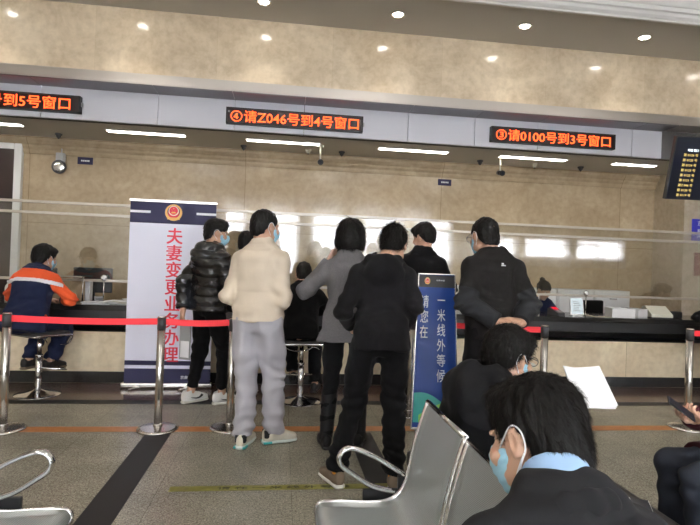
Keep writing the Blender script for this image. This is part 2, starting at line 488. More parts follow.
def top_mesh(J, add=.012, hem=.86, flare=0., slv=(.066, .054, .042), collar='crew', seat=False, vox=.008, disp=None, fat=0., fem=False, paint=None, cuff=None, hemn=None, lower=.0):
    pts = [J[k+n] for k in ('sh', 'el', 'wr') for n in 'LR']+[J['pel'], J['nb'], J['pel']+J['T'] @ V((0, 0, hem-.95))]
    lo, hi = bounds(pts, .20+add)
    F = Field(lo, hi, vox)
    L_ = np.linalg.norm(J['nb']-J['pel'])
    t0 = (hem-.95)/.5
    S, r = sections(J, add, t0=t0-.05, flare=flare, fat=fat, fem=fem)
    up = J['T'] @ V((0, 0, 1)) if hemn is None else V(hemn)
    hp = J['pel']+up*(hem-.95)
    F.op(cut(loft(S, r, .8), hp, -up), 'u')
    for n, s in (('L', -1), ('R', 1)):
        sh, el, wr = J['sh'+n], J['el'+n], J['wr'+n]
        F.op(cap(J['nb']+J['T'] @ V((s*.035, -.005, -.045)), sh, .062+add*.5, slv[0]), 'u', .04)
        F.op(cap(sh, el, slv[0], slv[1]), 'u', .035)
        e = nrmz(wr-el); end = wr-e*(cuff or 0)
        F.op(cut(cap(el, wr+e*.03, slv[1], slv[2]), end, e), 'u', .02)
        if not cuff and slv[2] > .03: F.op(cut(cap(wr-e*.03, wr+e*.03, slv[2]+.002), wr, e), 'u', .004)
    T = J['T']; nb = J['nb']; q = lambda x, y, z: nb+T @ V((x, y, z))
    nk = J['hd']+J['HR'] @ V((0, -.03, -.04))
    ax = nrmz(nk-nb)
    if collar == 'hood':
        P = [q(.080, .085, -.07), q(.105, .02, -.025), q(.085, -.06, .0), q(0, -.100, .005), q(-.085, -.06, .0), q(-.105, .02, -.025), q(-.080, .085, -.07)]
        for a, b in zip(P, P[1:]): F.op(cap(a, b, .036+add*.3), 'u', .02)
        F.op(ell(q(0, -.105, -.075), (.125, .045+add, .105), T), 'u', .03)
        F.op(ell(q(0, -.055, .05), (.062, .05, .05), T), 's', .015)
    elif collar == 'high':
        for z, rr in ((-.03, .088), (.0, .078), (.03, .073)):
            pass
        F.op(cut(cap(nb-ax*.04, nb+ax*.085, .078, .068), nb+ax*.058, ax), 'u', .02)
    elif collar == 'stand':
        F.op(cut(cap(nb-ax*.04, nb+ax*.05, .082, .074), nb+ax*.035, ax), 'u', .012)
    else:
        F.op(cut(cap(nb-ax*.06, nb+ax*.03, .085, .075), nb+ax*.008, ax), 'u', .012)
    if collar != 'none':
        rr = .062 if collar in ('high',) else .066
        F.op(cut(cap(nb+ax*.01, nb+ax*.2, rr, rr-.002), nb+ax*.0, -ax), 's', .004)
    return F.mesh('top', disp=disp, paint=paint)

def trousers_mesh(J, rad=(.098, .070, .058), top=1.02, hemz=.05, vox=.008, disp=None, fat=0., paint=None):
    pts = [J[k+n] for k in ('kn', 'an', 'hi') for n in 'LR']+[J['pel']+V((0, 0, .1))]
    lo, hi = bounds(pts, .20); F = Field(lo, hi, vox)
    pel = J['pel']; rt = nrmz(J['hiR']-J['hiL'])
    seated = J['knL'][1] > .3
    F.op(loft([(pel+V((0, 0, -.07)), .155, .115), (pel, .160, .118), (pel+J['T'] @ V((0, 0, .12)), .145+fat*.5, .108+fat)], rt, .5), 'u')
    for n in 'LR':
        h, k, a = J['hi'+n], J['kn'+n], J['an'+n]
        F.op(cap(h+V((0, -.008, -.02)), h*.45+k*.55, rad[0]-.004, (rad[0]+rad[1])/2+.004), 'u', .035)
        F.op(cap(h*.45+k*.55, k, (rad[0]+rad[1])/2+.004, rad[1]), 'u', .02)
        e = nrmz(a-k)
        F.op(cut(cap(k, a+e*.06, rad[1], rad[2]), a-e*hemz+e*.03, e), 'u', .03)
    return F.mesh('trousers', disp=disp, paint=paint)

def hairline(Y, back=-.085, side=.0, front=.058, ear=.022):
    xs = [-.14, -.075, -.045, -.022, -.002, .018, .032, .044, .060, .085, .14]
    zs = [back, back, (back*.7), side-.012, ear, ear, side-.005, side+.012, front-.02, front, front]
    return np.interp(Y, xs, zs)

def hair_mesh(style='short', vox=.004, seed=1, amp=.004):
    """in head space"""
    F = Field((-.13, -.15, -.19), (.13, .14, .17), vox)
    if style == 'bob':
        F.op(ell((0, -.020, .028), (.104, .120, .108))).op(ell((0, -.045, -.040), (.110, .096, .085)), 'u', .03)
        hl = lambda Y: np.interp(Y, [-.14, -.05, .0, .03, .055, .08, .14], [-.105, -.11, -.10, -.085, -.02, .03, .035])
    elif style == 'buzz':
        F.op(ell((0, -.014, .033), (.0790, .0985, .0890))).op(ell((0, -.040, -.020), (.070, .068, .088)), 'u', .02)
        hl = lambda Y: hairline(Y, -.082, .002)
    elif style == 'full':
        F.op(ell((0, -.018, .042), (.089, .108, .098))).op(ell((0, -.045, .0), (.082, .070, .085)), 'u', .03).op(ell((0, .05, .085), (.062, .055, .035)), 'u', .02)
        hl = lambda Y: hairline(Y, -.078, .0, .048)
    elif style == 'bun':
        F.op(ell((0, -.016, .036), (.083, .102, .093))).op(ell((0, -.095, .105), (.035, .035, .032)), 'u', .01)
        hl = lambda Y: hairline(Y, -.08, .01, .055)
    else:
        F.op(ell((0, -.016, .040), (.083, .103, .094))).op(ell((0, -.040, -.018), (.072, .070, .086)), 'u', .02).op(ell((0, .035, .095), (.055, .06, .035)), 'u', .02)
        hl = lambda Y: hairline(Y, -.080, .0, .052)
    F.isect(lambda X, Y, Z: (hl(Y)-Z+.0*X)*.8)
    return F.mesh('hair', disp=lambda p, n: amp*(vnoise(p*[60, 60, 30], seed)*2-1)+amp*.8*(vnoise(p*[160, 160, 60], seed+1)*2-1))

def strands(me, n, ln, w, seed, lift=.35, crown=(0, -.065, .10), down=None, messy=.35):
    """hair strands rooted on the hair shell, in head space: one mesh"""
    rg = np.random.default_rng(seed)
    nv = len(me.vertices); co = np.empty(nv*3); me.vertices.foreach_get('co', co); co = co.reshape(-1, 3)
    no = np.empty(nv*3); me.vertices.foreach_get('normal', no); no = no.reshape(-1, 3)
    ok = np.where(co[:, 2] > -.11)[0]
    outward = np.einsum('ij,ij->i', no, co-V((0, -.015, .02))) > 0
    ok = ok[outward[ok]]
    idx = rg.choice(ok, n); p = co[idx]+rg.normal(0, .0015, (n, 3)); N = no[idx]
    f = p-V(crown); f[:, 2] -= .03
    f -= N*np.einsum('ij,ij->i', f, N)[:, None]; f /= np.maximum(np.linalg.norm(f, axis=1), 1e-6)[:, None]
    sw = np.cross(N, f); f = f+sw*.35+rg.normal(0, messy, (n, 3))
    f /= np.linalg.norm(f, axis=1)[:, None]
    L_ = ln*rg.uniform(.6, 1.3, n)[:, None]
    side = np.cross(f, N); side /= np.maximum(np.linalg.norm(side, axis=1), 1e-6)[:, None]
    q0 = p-N*.002; q1 = p+f*L_*.5+N*lift*L_*.30; q2 = p+f*L_+N*lift*L_*.12
    q2[:, 2] -= L_[:, 0]*.12
    vs = np.stack([q0-side*w, q0+side*w, q1-side*w*.8, q1+side*w*.8, q2], 1).reshape(-1, 3)
    b = np.arange(n)[:, None]*5
    quads = np.concatenate([b, b+1, b+3, b+2], 1); tris = np.concatenate([b+2, b+3, b+4], 1)
    return vs, quads, tris

def add_strands(me, *a, **k):
    vs, qd, tr = strands(me, *a, **k)
    bm = bmesh.new(); bm.from_mesh(me)
    me2 = bpy.data.meshes.new('s'); me2.from_pydata(vs.tolist(), [], qd.tolist()+tr.tolist())
    me2.polygons.foreach_set('use_smooth', [True]*len(me2.polygons))
    bm.from_mesh(me2); bm.to_mesh(me); bm.free(); bpy.data.meshes.remove(me2)
    return me

def shoe_meshes(kind='sneaker'):
    F = Field((-.07, -.11, -.005), (.07, .23, .17), .005)
    F.op(loft([(V((0, -.055, .062)), .034, .05), (V((0, .02, .060)), .039, .05), (V((0, .09, .048)), .044, .040), (V((0, .155, .036)), .041, .028)], (1, 0, 0), .9))
    h = .125 if kind == 'high' else .085
    F.op(cut(cap((0, -.022, .06), (0, -.03, h+.02), .043, .040), (0, 0, h), (0, -.15, 1)), 'u', .015)
    F.isect(lambda X, Y, Z: .022-Z+0*X+0*Y)
    F.op(cut(cap((0, -.028, .08), (0, -.03, h+.05), .034, .034), (0, 0, .085), (0, 0, -1)), 's', .003)
    up = F.mesh('upper', disp=lambda p, n: .0012*np.sin(p[:, 1]*220)*((p[:, 1] > .02) & (p[:, 1] < .10) & (p[:, 2] > .06)))
    G = Field((-.08, -.12, -.01), (.08, .24, .06), .005)
    S = [(V((0, -.06, .014)), .038, .018), (V((0, 0, .014)), .038, .018), (V((0, .09, .014)), .048, .018), (V((0, .16, .016)), .044, .016)]
    G.op(loft(S, (1, 0, 0), 1.6)); G.isect(lambda X, Y, Z: np.maximum(Z-.030, .001-Z)+0*X+0*Y)
    return up, G.mesh('sole')

# ------------------------------------------------------------------ materials
M_ = {}
M_['marble'] = marble('beige_marble_fascia', (.62, .50, .35), (.80, .68, .51), .15, (1.38, 5.0), (-.55, 0), rm=.0012, mortar=(.8, .77, .72))
M_['marble_wall'] = marble('beige_marble_wall', (.42, .325, .210), (.54, .435, .295), .10, (3.0, 1.18), (-1.6, 2.25), rm=.005, mortar=(.62, .58, .52))
M_['marble_panel'] = marble('cream_counter_panel', (.74, .61, .42), (.86, .75, .55), .2, (1.45, 3.0), (-.9, -1), rm=.002)
M_['marble_pillar'] = marble('grey_brown_marble', (.26, .22, .17), (.36, .31, .25), .2)
M_['marble_pillar2'] = marble('shaded_marble_return', (.42, .35, .25), (.54, .46, .35), .35)
M_['darkmarble'] = marble('dark_brown_marble', (.045, .030, .024), (.085, .055, .042), .16)
M_['plaster'] = mat('ceiling_paint', (.60, .57, .52), .8, bump=(60, .05, .002))
M_['white_paint'] = mat('white_gloss_paint', (.80, .79, .77), .45)
M_['wallpaint'] = mat('warm_wall_paint', (.66, .60, .50), .7)
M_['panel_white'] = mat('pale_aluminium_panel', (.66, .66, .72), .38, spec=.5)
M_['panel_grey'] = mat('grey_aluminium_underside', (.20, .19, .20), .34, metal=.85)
M_['brushed'] = mat('brushed_steel_trim', (.50, .46, .42), .30, metal=.85, bump=(40, .05, .002))
M_['joint'] = mat('dark_joint', (.06, .055, .05), .8)
M_['granite'] = mat('black_granite', (.020, .019, .019), .12, bump=(300, .02, .001), var=(90, .6))
M_['redgranite'] = mat('red_brown_granite', (.088, .048, .040), .16, var=(60, .35))
M_['blackstrip'] = mat('black_granite_inlay', (.016, .016, .017), .5, spec=.3, var=(120, .4))
M_['chrome'] = mat('chrome', (.78, .78, .79), .10, metal=1.)
M_['steel'] = mat('satin_stainless_steel', (.60, .58, .55), .24, metal=1., bump=(90, .03, .001))
M_['bronze'] = mat('warm_steel_rail', (.50, .45, .38), .45, metal=.8)
M_['glass'] = glassmat('counter_glass', 1.5, (.96, .965, .955), 1.5)
M_['eyeglass'] = glassmat('spectacle_glass', 1.4)
M_['black'] = mat('black_plastic', (.018, .018, .02), .4)
M_['darkgrey'] = mat('dark_grey_plastic', (.06, .06, .065), .5)
M_['grey'] = mat('grey_plastic', (.35, .35, .35), .5)
M_['white'] = mat('white_plastic', (.75, .75, .74), .4)
M_['paper'] = mat('white_paper', (.82, .82, .84), .7)
M_['cream_plastic'] = mat('cream_plastic', (.62, .60, .50), .45)
M_['card'] = mat('brown_cardboard', (.45, .33, .20), .8, var=(12, .12))
M_['red_belt'] = mat('red_webbing', (.80, .022, .035), .6, bump=(300, .2, .001))
M_['navy_print'] = mat('navy_print', (.016, .014, .066), .6)
M_['white_print'] = mat('pale_lilac_vinyl', (.80, .80, .93), .5)
M_['red_print'] = mat('crimson_print', (.72, .015, .05), .5)
M_['gold_print'] = mat('gold_print', (.80, .42, .10), .4)
M_['cream_print'] = mat('cream_print', (.85, .75, .55), .5)
M_['blue_print'] = mat('blue_print', (.005, .045, .26), .35, spec=.3)
M_['white_ink'] = mat('white_ink', (.80, .82, .85), .5)
M_['green_print'] = mat('lime_green_print', (.22, .62, .10), .3)
M_['teal_print'] = mat('teal_print', (.02, .38, .33), .3)
M_['orange_tape'] = mat('orange_floor_tape', (.42, .165, .05), .4, var=(25, .2))
M_['yellow_tape'] = mat('worn_yellow_green_tape', (.24, .23, .045), .45, var=(30, .3))
M_['tape_ink'] = mat('dark_tape_ink', (.05, .05, .03), .6)
M_['led'] = emis('led_orange', (1., .075, .016), 1.6)
M_['led_glow'] = emis('led_red', (1., .05, .015), 1.6)
M_['ledbody'] = mat('led_sign_black', (.020, .008, .008), .35)
M_['tube'] = emis('panel_light', (1., .93, .82), 6)
M_['hall'] = emis('hall_panel', (1., .95, .88), 2.5)
M_['down'] = emis('downlight_lens', (1., .95, .86), 16)
M_['screen'] = mat('dark_glossy_screen', (.008, .010, .022), .28, spec=.3)
M_['tv_yellow'] = emis('tv_yellow_text', (.85, .62, .20), .45)
M_['tv_white'] = emis('tv_white_text', (.7, .8, .85), .9)
M_['lcd'] = emis('lit_display', (.72, .82, .85), .30)
M_['redlcd'] = emis('red_display', (.8, .02, .04), .4)
M_['leather'] = mat('black_leatherette', (.022, .021, .021), .42, bump=(120, .15, .002))

def floor_mat():
    m, nt, b, out = _nt('speckled_grey_granite_tiles'); N, L = nt.nodes.new, nt.links.new
    tc = N('ShaderNodeTexCoord')
    n1 = N('ShaderNodeTexNoise'); n1.inputs['Scale'].default_value = 105; n1.inputs['Detail'].default_value = 5; n1.inputs['Roughness'].default_value = .75
    n2 = N('ShaderNodeTexNoise'); n2.inputs['Scale'].default_value = 2.3; n2.inputs['Detail'].default_value = 7; n2.inputs['Roughness'].default_value = .7
    n3 = N('ShaderNodeTexNoise'); n3.inputs['Scale'].default_value = 45; n3.inputs['Detail'].default_value = 4
    for n in (n1, n2, n3): L(tc.outputs['Object'], n.inputs['Vector'])
    r = N('ShaderNodeValToRGB'); e = r.color_ramp.elements
    e[0].position = .38; e[0].color = (.16, .150, .118, 1); e[1].position = .62; e[1].color = (.55, .52, .43, 1)
    L(n1.outputs['Fac'], r.inputs['Fac'])
    r2 = N('ShaderNodeValToRGB'); r2.color_ramp.elements[0].position = .3; r2.color_ramp.elements[0].color = (.72, .71, .68, 1); r2.color_ramp.elements[1].position = .68; r2.color_ramp.elements[1].color = (1.05, 1.05, 1.02, 1)
    L(n2.outputs['Fac'], r2.inputs['Fac'])
    r3 = N('ShaderNodeValToRGB'); r3.color_ramp.elements[0].position = .35; r3.color_ramp.elements[0].color = (.78, .77, .75, 1); r3.color_ramp.elements[1].position = .6
    L(n3.outputs['Fac'], r3.inputs['Fac'])
    m1 = N('ShaderNodeMix'); m1.data_type = 'RGBA'; m1.blend_type = 'MULTIPLY'; m1.inputs[0].default_value = 1
    L(r.outputs[0], m1.inputs[6]); L(r2.outputs[0], m1.inputs[7])
    m2 = N('ShaderNodeMix'); m2.data_type = 'RGBA'; m2.blend_type = 'MULTIPLY'; m2.inputs[0].default_value = 1
    L(m1.outputs[2], m2.inputs[6]); L(r3.outputs[0], m2.inputs[7])
    mp = N('ShaderNodeMapping'); mp.inputs['Location'].default_value = (50.14+.0, 50-.60, 0); L(tc.outputs['Object'], mp.inputs[0])
    br = N('ShaderNodeTexBrick'); br.offset = 0; br.inputs['Scale'].default_value = 1; br.inputs['Brick Width'].default_value = .785; br.inputs['Row Height'].default_value = .785
    br.inputs['Mortar Size'].default_value = .0022; br.inputs['Mortar Smooth'].default_value = 0; br.inputs['Bias'].default_value = 0
    br.inputs['Color1'].default_value = (1, 1, 1, 1); br.inputs['Color2'].default_value = (.96, .96, .96, 1); br.inputs['Mortar'].default_value = (.62, .62, .60, 1)
    L(mp.outputs[0], br.inputs['Vector'])
    m3 = N('ShaderNodeMix'); m3.data_type = 'RGBA'; m3.blend_type = 'MULTIPLY'; m3.inputs[0].default_value = 1
    L(m2.outputs[2], m3.inputs[6]); L(br.outputs['Color'], m3.inputs[7]); L(m3.outputs[2], b.inputs['Base Color'])
    rr = N('ShaderNodeMapRange'); rr.inputs[3].default_value = .22; rr.inputs[4].default_value = .27; L(n2.outputs['Fac'], rr.inputs[0]); L(rr.outputs[0], b.inputs['Roughness'])
    b.inputs['Specular IOR Level'].default_value = .45
    return m
M_['floor'] = floor_mat()

# ------------------------------------------------------------------ shell
XL, XR, YR, YB, ZC = -5.4, 14.8, -7.6, 8.0, 4.27
MB().box(XL-.2, XR+.2, YR-.2, YB+.3, -.2, 0).struct('floor', M_['floor'])
# inlays and tapes: thin slabs laid in / on the floor
MB().box(XL, XR, 5.16, 5.30, 0, .0015).struct('trim_1', M_['blackstrip'])
MB().box(XL, XR, 5.30, 6.0, 0, .0015).struct('trim_2', M_['redgranite'])
MB().box(-1.01, -.82, -3, 4.30, 0, .0012).struct('trim_3', M_['blackstrip'])
MB().box(.575, .765, -3, 4.30, 0, .0012).struct('trim_4', M_['blackstrip'])
MB().box(XL-.2, XR+.2, YB, YB+.2, 0, 5.0).struct('wall_back', M_['marble_wall'])
MB().box(XL-.2, XL, YR, YB, 0, 5.0).struct('wall_left', M_['wallpaint'])
MB().box(XR, XR+.2, YR, YB, 0, 5.0).struct('wall_right', M_['wallpaint'])
# rear wall with tall windows (behind the camera, seen only in reflections)
WIN = [(-4.9, -3.5), (-2.9, -1.5), (-.9, .5), (1.1, 2.5), (3.1, 4.5), (5.1, 6.5), (7.4, 9.2), (9.6, 11.4), (11.8, 13.8)]
WZ0, WZ1 = .75, 3.95
WZ = [(WZ0, WZ1)]*6+[(1.95, 2.75)]*3
w = MB(); xs = [XL]+[v for p in WIN for v in p]+[XR]
for (a, b), (z0, z1) in zip(WIN, WZ): w.box(a, b, YR-.25, YR, 0, z0).box(a, b, YR-.25, YR, z1, 5.0)
for a, b in zip(xs[0::2], xs[1::2]): w.box(a, b, YR-.25, YR, 0, 5.0)
w.struct('wall_front', M_['wallpaint'])
M_['curtain'] = mat('white_sheer_curtain', (.85, .85, .86), .9)
b_ = M_['curtain'].node_tree.nodes['Principled BSDF']; b_.inputs['Transmission Weight'].default_value = .0
_n = M_['curtain'].node_tree; _t = _n.nodes.new('ShaderNodeBsdfTranslucent'); _t.inputs[0].default_value = (.9, .9, .92, 1); _mx = _n.nodes.new('ShaderNodeMixShader'); _mx.inputs[0].default_value = .75
_n.links.new(b_.outputs[0], _mx.inputs[1]); _n.links.new(_t.outputs[0], _mx.inputs[2]); _tp = _n.nodes.new('ShaderNodeBsdfTransparent'); _m2 = _n.nodes.new('ShaderNodeMixShader'); _m2.inputs[0].default_value = .30; _n.links.new(_mx.outputs[0], _m2.inputs[1]); _n.links.new(_tp.outputs[0], _m2.inputs[2]); _n.links.new(_m2.outputs[0], _n.nodes['Material Output'].inputs['Surface'])
for i, (a, b) in enumerate(WIN):
    wf = MB(); WZ0, WZ1 = WZ[i]
    for x0, x1, z0, z1 in ((a, a+.06, WZ0, WZ1), (b-.06, b, WZ0, WZ1), (a, b, WZ0, WZ0+.06), (a, b, WZ1-.06, WZ1), (a, b, WZ0+.68*(WZ1-WZ0), WZ0+.68*(WZ1-WZ0)+.06), ((a+b)/2-.03, (a+b)/2+.03, WZ0, WZ1)):
        wf.box(x0, x1, YR-.16, YR-.10, z0, z1)
    fr = wf.struct('window_%d' % (i+1), M_['white_paint'])
    g = MB().box(a+.06, b-.06, YR-.135, YR-.13, WZ0+.06, WZ1-.06).build('window_pane', M_['eyeglass'], fr)
for i in range(9):  # last three curtains are added, to dim their windows in the glass reflections
    a, b = WIN[i]; bm = MB(); n = 120; top = []; bot = []
    x0, x1 = (a-.1, b+.1)
    for k in range(n+1):
        x = x0+(x1-x0)*k/n; y = YR+.10+.03*math.sin(k*1.05)+.012*math.sin(k*.37)
        top.append(bm.bm.verts.new((x, y, WZ[i][1]+.1))); bot.append(bm.bm.verts.new((x, y, WZ[i][0]-.35)))
    for k in range(n): bm.bm.faces.new((top[k], top[k+1], bot[k+1], bot[k])).smooth = True
    c = obj('sheer_curtain', bm.mesh(), M_['curtain']); md = c.modifiers.new('s', 'SOLIDIFY'); md.thickness = .002
    tag(c, 'white sheer curtain on a rear wall window, the three at right added as dimmers', 'curtain', 'sheer curtains on the rear windows')

# ceiling with a raised coffer and stepped white cornice
CX0, CX1, CY0, CY1, ZT = -4.6, 13.8, -6.6, 5.50, 4.70
MB().box(XL-.2, XR+.2, CY1, 6.75, ZC, ZT+.1).struct('ceiling', M_['plaster'])
MB().box(XL-.2, XR+.2, YR-.2, CY0, ZC, ZT+.1).struct('ceiling', M_['plaster'])
MB().box(XL-.2, CX0, CY0, CY1, ZC, ZT+.1).struct('ceiling', M_['plaster'])
MB().box(CX1, XR+.2, CY0, CY1, ZC, ZT+.1).struct('ceiling', M_['plaster'])
MB().box(XL-.2, XR+.2, CY0-.3, CY1+.3, ZT+.1, ZT+.2).struct('ceiling', M_['white_paint'])
prof = [(0, 0), (.035, 0), (.035, .02), (.05, .02), (.075, .045), (.085, .075), (.11, .085), (.11, .13), (.125, .13), (.14, .16), (.165, .20), (.165, .25), (.18, .25), (.18, .28), (0, .28)]
MB().sweep([(CY1+.03-y, ZC-.02+z) for y, z in prof], CX0, CX1, 'x').struct('trim_5', M_['white_paint'])
MB().sweep([(CY0-.03+y, ZC-.02+z) for y, z in prof], CX0, CX1, 'x').struct('trim_6', M_['white_paint'])
# lowered part: marble fascia, metal beam, white band, soffit
MB().box(XL, XR, 6.46, 6.75, 3.50, ZC).struct('trim_7', M_['marble'])
MB().box(XL, XR, 6.42, 6.75, 3.386, 3.505).struct('trim_8', M_['brushed'])
bx = [XL, -4.3, -2.94, -1.59, -.67, .20, 1.55, 2.45, 3.33, 4.70, 5.15]
for k, (a, b) in enumerate(zip(bx, bx[1:])):
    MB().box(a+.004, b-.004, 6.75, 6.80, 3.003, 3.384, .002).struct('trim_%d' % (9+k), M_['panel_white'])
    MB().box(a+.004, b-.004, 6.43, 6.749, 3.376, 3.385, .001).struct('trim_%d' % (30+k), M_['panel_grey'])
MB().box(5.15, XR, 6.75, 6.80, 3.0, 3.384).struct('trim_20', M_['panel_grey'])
MB().box(XL, XR, 6.80, 6.86, 3.0, 3.6).struct('trim_21', M_['joint'])
MB().box(XL-.2, XR+.2, 6.80, YB, 3.0, 3.12).struct('ceiling', M_['plaster'])
cp = [(0, 0), (0, -.22), (-.02, -.22), (-.03, -.19), (-.035, -.16), (-.06, -.13), (-.07, -.10), (-.09, -.09), (-.12, -.05), (-.13, 0)]
MB().sweep([(YB+y, 3.0+z) for y, z in cp], XL, XR, 'x').struct('trim_22', M_['marble_wall'])
# pillar behind the glass
MB().box(6.0, XR, 7.33, 8.0, 0, 3.0).struct('trim_23', M_['marble_pillar2'])
# staff door in the back wall, far left
dr = MB().box(-3.78, -3.68, 7.93, 8.0, 0, 2.92, .01).box(-5.3, -3.78, 7.93, 8.0, 2.82, 2.92, .01).struct('door_1', M_['white'])
MB().box(-5.3, -3.78, 7.955, 7.999, 0, 2.82).build('door_leaf', mat('dark_brown_door', (.030, .016, .014), .3), dr)
dm = MB()
for z in (2.55, 2.32, 2.08, 1.84, 1.60): dm.box(-5.2, -4.08, 7.945, 7.954, z-.045, z+.045)
dm.build('louvre_slats', mat('grey_slat', (.23, .22, .20), .5), dr)
MB().box(-5.2, -4.06, 7.935, 7.94, 1.0, 2.7).build('door_glass', M_['glass'], dr)

# ------------------------------------------------------------------ ceiling fittings
def downlight(x, y, lab):
    t = tag(empty('downlight', (x, y, ZC)), lab, 'ceiling light', 'recessed downlights along the ceiling edge')
    MB().lathe([(.058, -.001), (.082, -.001), (.086, -.006), (.080, -.012), (.062, -.008), (.058, -.001)], n=32).build('trim_ring', M_['chrome'], t)
    MB().lathe([(.001, -.006), (.04, -.008), (.0585, -.003), (.0585, .0)], n=32).build('lens', M_['down'], t)
    l = bpy.data.lights.new('spot', 'SPOT'); l.energy = 8; l.spot_size = R(95); l.spot_blend = .6; l.color = (1, .92, .80); l.shadow_soft_size = .05
    lo = bpy.data.objects.new('spot', l); COL.objects.link(lo); lo.location = (x, y, ZC-.03)
    return t
dlab = {2: 'round recessed downlight, leftmost lit one in the grey ceiling', 3: 'round recessed downlight, second from the left in the grey ceiling',
        4: 'round recessed downlight, third from the left near the white cornice', 5: 'round recessed downlight, rightmost in the grey ceiling'}
for k in range(7):
    downlight(-.32+1.527*(k-2), 5.99-.013*(k-2), dlab.get(k, 'round recessed downlight beyond the edge of the view, seen mirrored in the marble'))
tl = ['long lit ceiling panel light at the far left above the door', 'long ceiling panel light between the left and middle signs', 'long ceiling panel light under the middle electronic sign',
      'long ceiling panel light right of the middle sign', 'long ceiling panel light under the right electronic sign', 'long ceiling panel light beside the pillar at right']
for k, (a, b) in enumerate(((-4.33, -3.34), (-2.33, -1.33), (-.555, .444), (1.24, 2.24), (2.99, 4.0), (4.72, 5.40))):
    t = tag(empty('panel_light', ((a+b)/2, 7.2, 3.0)), tl[k], 'ceiling light', 'panel lights over the staff side')
    h = (b-a)/2
    MB().box(-h, h, -.065, .065, -.012, 0, .003).build('frame', M_['white'], t)
    MB().box(-h+.015, h-.015, -.05, .05, -.016, -.010).build('diffuser', M_['tube'], t)

# bullet cameras, sensors, plaques
def bullet_camera(x, y, lab):
    t = tag(empty('security_camera', (x, y, 3.0)), lab, 'camera', 'security cameras on the soffit')
    MB().lathe([(.045, 0), (.045, -.02), (.015, -.03)], n=20).cyl((0, 0, -.02), (0, 0, -.19), .011).build('mount', M_['cream_plastic'], t)
    MB().cyl((0, .05, -.215), (0, -.07, -.245), .034).cyl((0, -.06, -.238), (0, -.09, -.245), .040, .040).build('housing', M_['black'], t)
    MB().cyl((0, -.088, -.245), (0, -.093, -.246), .022).build('lens', M_['screen'], t)
bullet_camera(.457, 7.3, 'small black bullet camera hanging below the middle sign')
bullet_camera(3.05, 7.3, 'small black bullet camera hanging below the right sign')
for x, lab in ((-.609, 'tiny ceiling sensor left of the middle bullet camera'), (.30, 'pale little sensor box beside the middle bullet camera'), (.782, 'dark round sensor right of the middle bullet camera'),
               (-3.07, 'tiny ceiling sensor above the round wall mirror'), (2.86, 'dark sensor left of the right bullet camera'), (3.72, 'tiny sensor right of the right bullet camera'), (4.46, 'dark round sensor nearest the pillar')):
    t = tag(empty('ceiling_sensor', (x, 7.6, 3.0)), lab, 'sensor', 'small sensors under the soffit')
    MB().lathe([(.045, 0), (.045, -.015), (.03, -.03), (.028, -.05), (.012, -.058), (.001, -.06)], n=18).build('housing', M_['cream_plastic'] if x in (.30, 3.72) else M_['darkgrey'], t)
    MB().ball((0, 0, -.06), .014, 10).build('lens', M_['black'], t)
for (x0, x1, z0, z1), lab in (((-2.96, -2.752, 2.668, 2.77), 'small dark blue plaque on the marble wall beside the round mirror'), ((2.34, 2.553, 2.659, 2.756), 'small dark blue plaque on the marble wall between the signs')):
    t = tag(empty('wall_plaque', ((x0+x1)/2, 8.0, (z0+z1)/2)), lab, 'sign')
    MB().box(-(x1-x0)/2, (x1-x0)/2, -.012, 0, -(z1-z0)/2, (z1-z0)/2, .002).build('plate', M_['navy_print'], t)
    bm = MB(); 
    for k in range(5): bm.box(-.055+k*.024, -.038+k*.024, -.014, -.012, -.011, .011)
    bm.build('lettering', M_['white_ink'], t)
t = tag(empty('convex_mirror', (-3.17, 7.9, 2.60)), 'round mirror-like disc with grey box above it, on the marble wall', 'mirror')
MB().ball((0, 0, 0), .085, 28, sc_=(1, .28, 1)).build('disc', M_['chrome'], t)
MB().lathe([(.084, -.012), (.096, -.012), (.096, .012), (.084, .012)], n=32).build('rim', M_['darkgrey'], t, M=Matrix.Rotation(R(90), 4, 'X'))
MB().box(-.052, .052, .0, .09, .08, .20, .008).cyl((0, .05, .09), (0, .05, .0), .01).cyl((0, .05, .0), (0, .095, .0), .03).cyl((.01, .05, .2), (.01, .05, .27), .008).build('bracket_box', M_['grey'], t)

# ------------------------------------------------------------------ LED signs
def led_sign(x0, x1, body, lab, tw, tx):
    cx, hw, z0, z1 = (x0+x1)/2, (x1-x0)/2, 3.066, 3.268
    t = tag(empty('led_sign', (cx, 6.75, (z0+z1)/2)), lab, 'sign', 'electronic queue signs on the white band')
    h = (z1-z0)/2
    f = MB()
    for a in ((-hw, hw, h-.014, h), (-hw, hw, -h, -h+.014), (-hw, -hw+.02, -h, h), (hw-.02, hw, -h, h)): f.box(a[0], a[1], -.075, -.0, a[2], a[3], .003)
    f.build('frame', M_['black'], t)
    MB().box(-hw+.01, hw-.01, -.06, -.002, -h+.01, h-.01).build('display_panel', M_['ledbody'], t)
    MB().box(hw, hw+.018, -.05, -.02, -.02, .03, .003).build('latch', M_['grey'], t)
    me = text_mesh(body, w=tw, h=.150, depth=.006, bold=.003, M=Matrix.Translation((tx, -.064, 0)) @ Matrix.Rotation(R(90), 4, 'X'))
    obj('lettering', me, M_['led'], t)
led_sign(-4.18, -2.47, '号到5号窗口', 'black LED sign reading in orange to window 5, at the left edge', .91, .855-.115-.455)
led_sign(-.765, .948, '④请Z046号到4号窗口', 'black LED sign with orange text starting with circled 4, in the middle', 1.60, 0)
led_sign(2.655, 4.41, '③请0100号到3号窗口', 'black LED sign with orange text starting with circled 3, at the right', 1.62, 0)

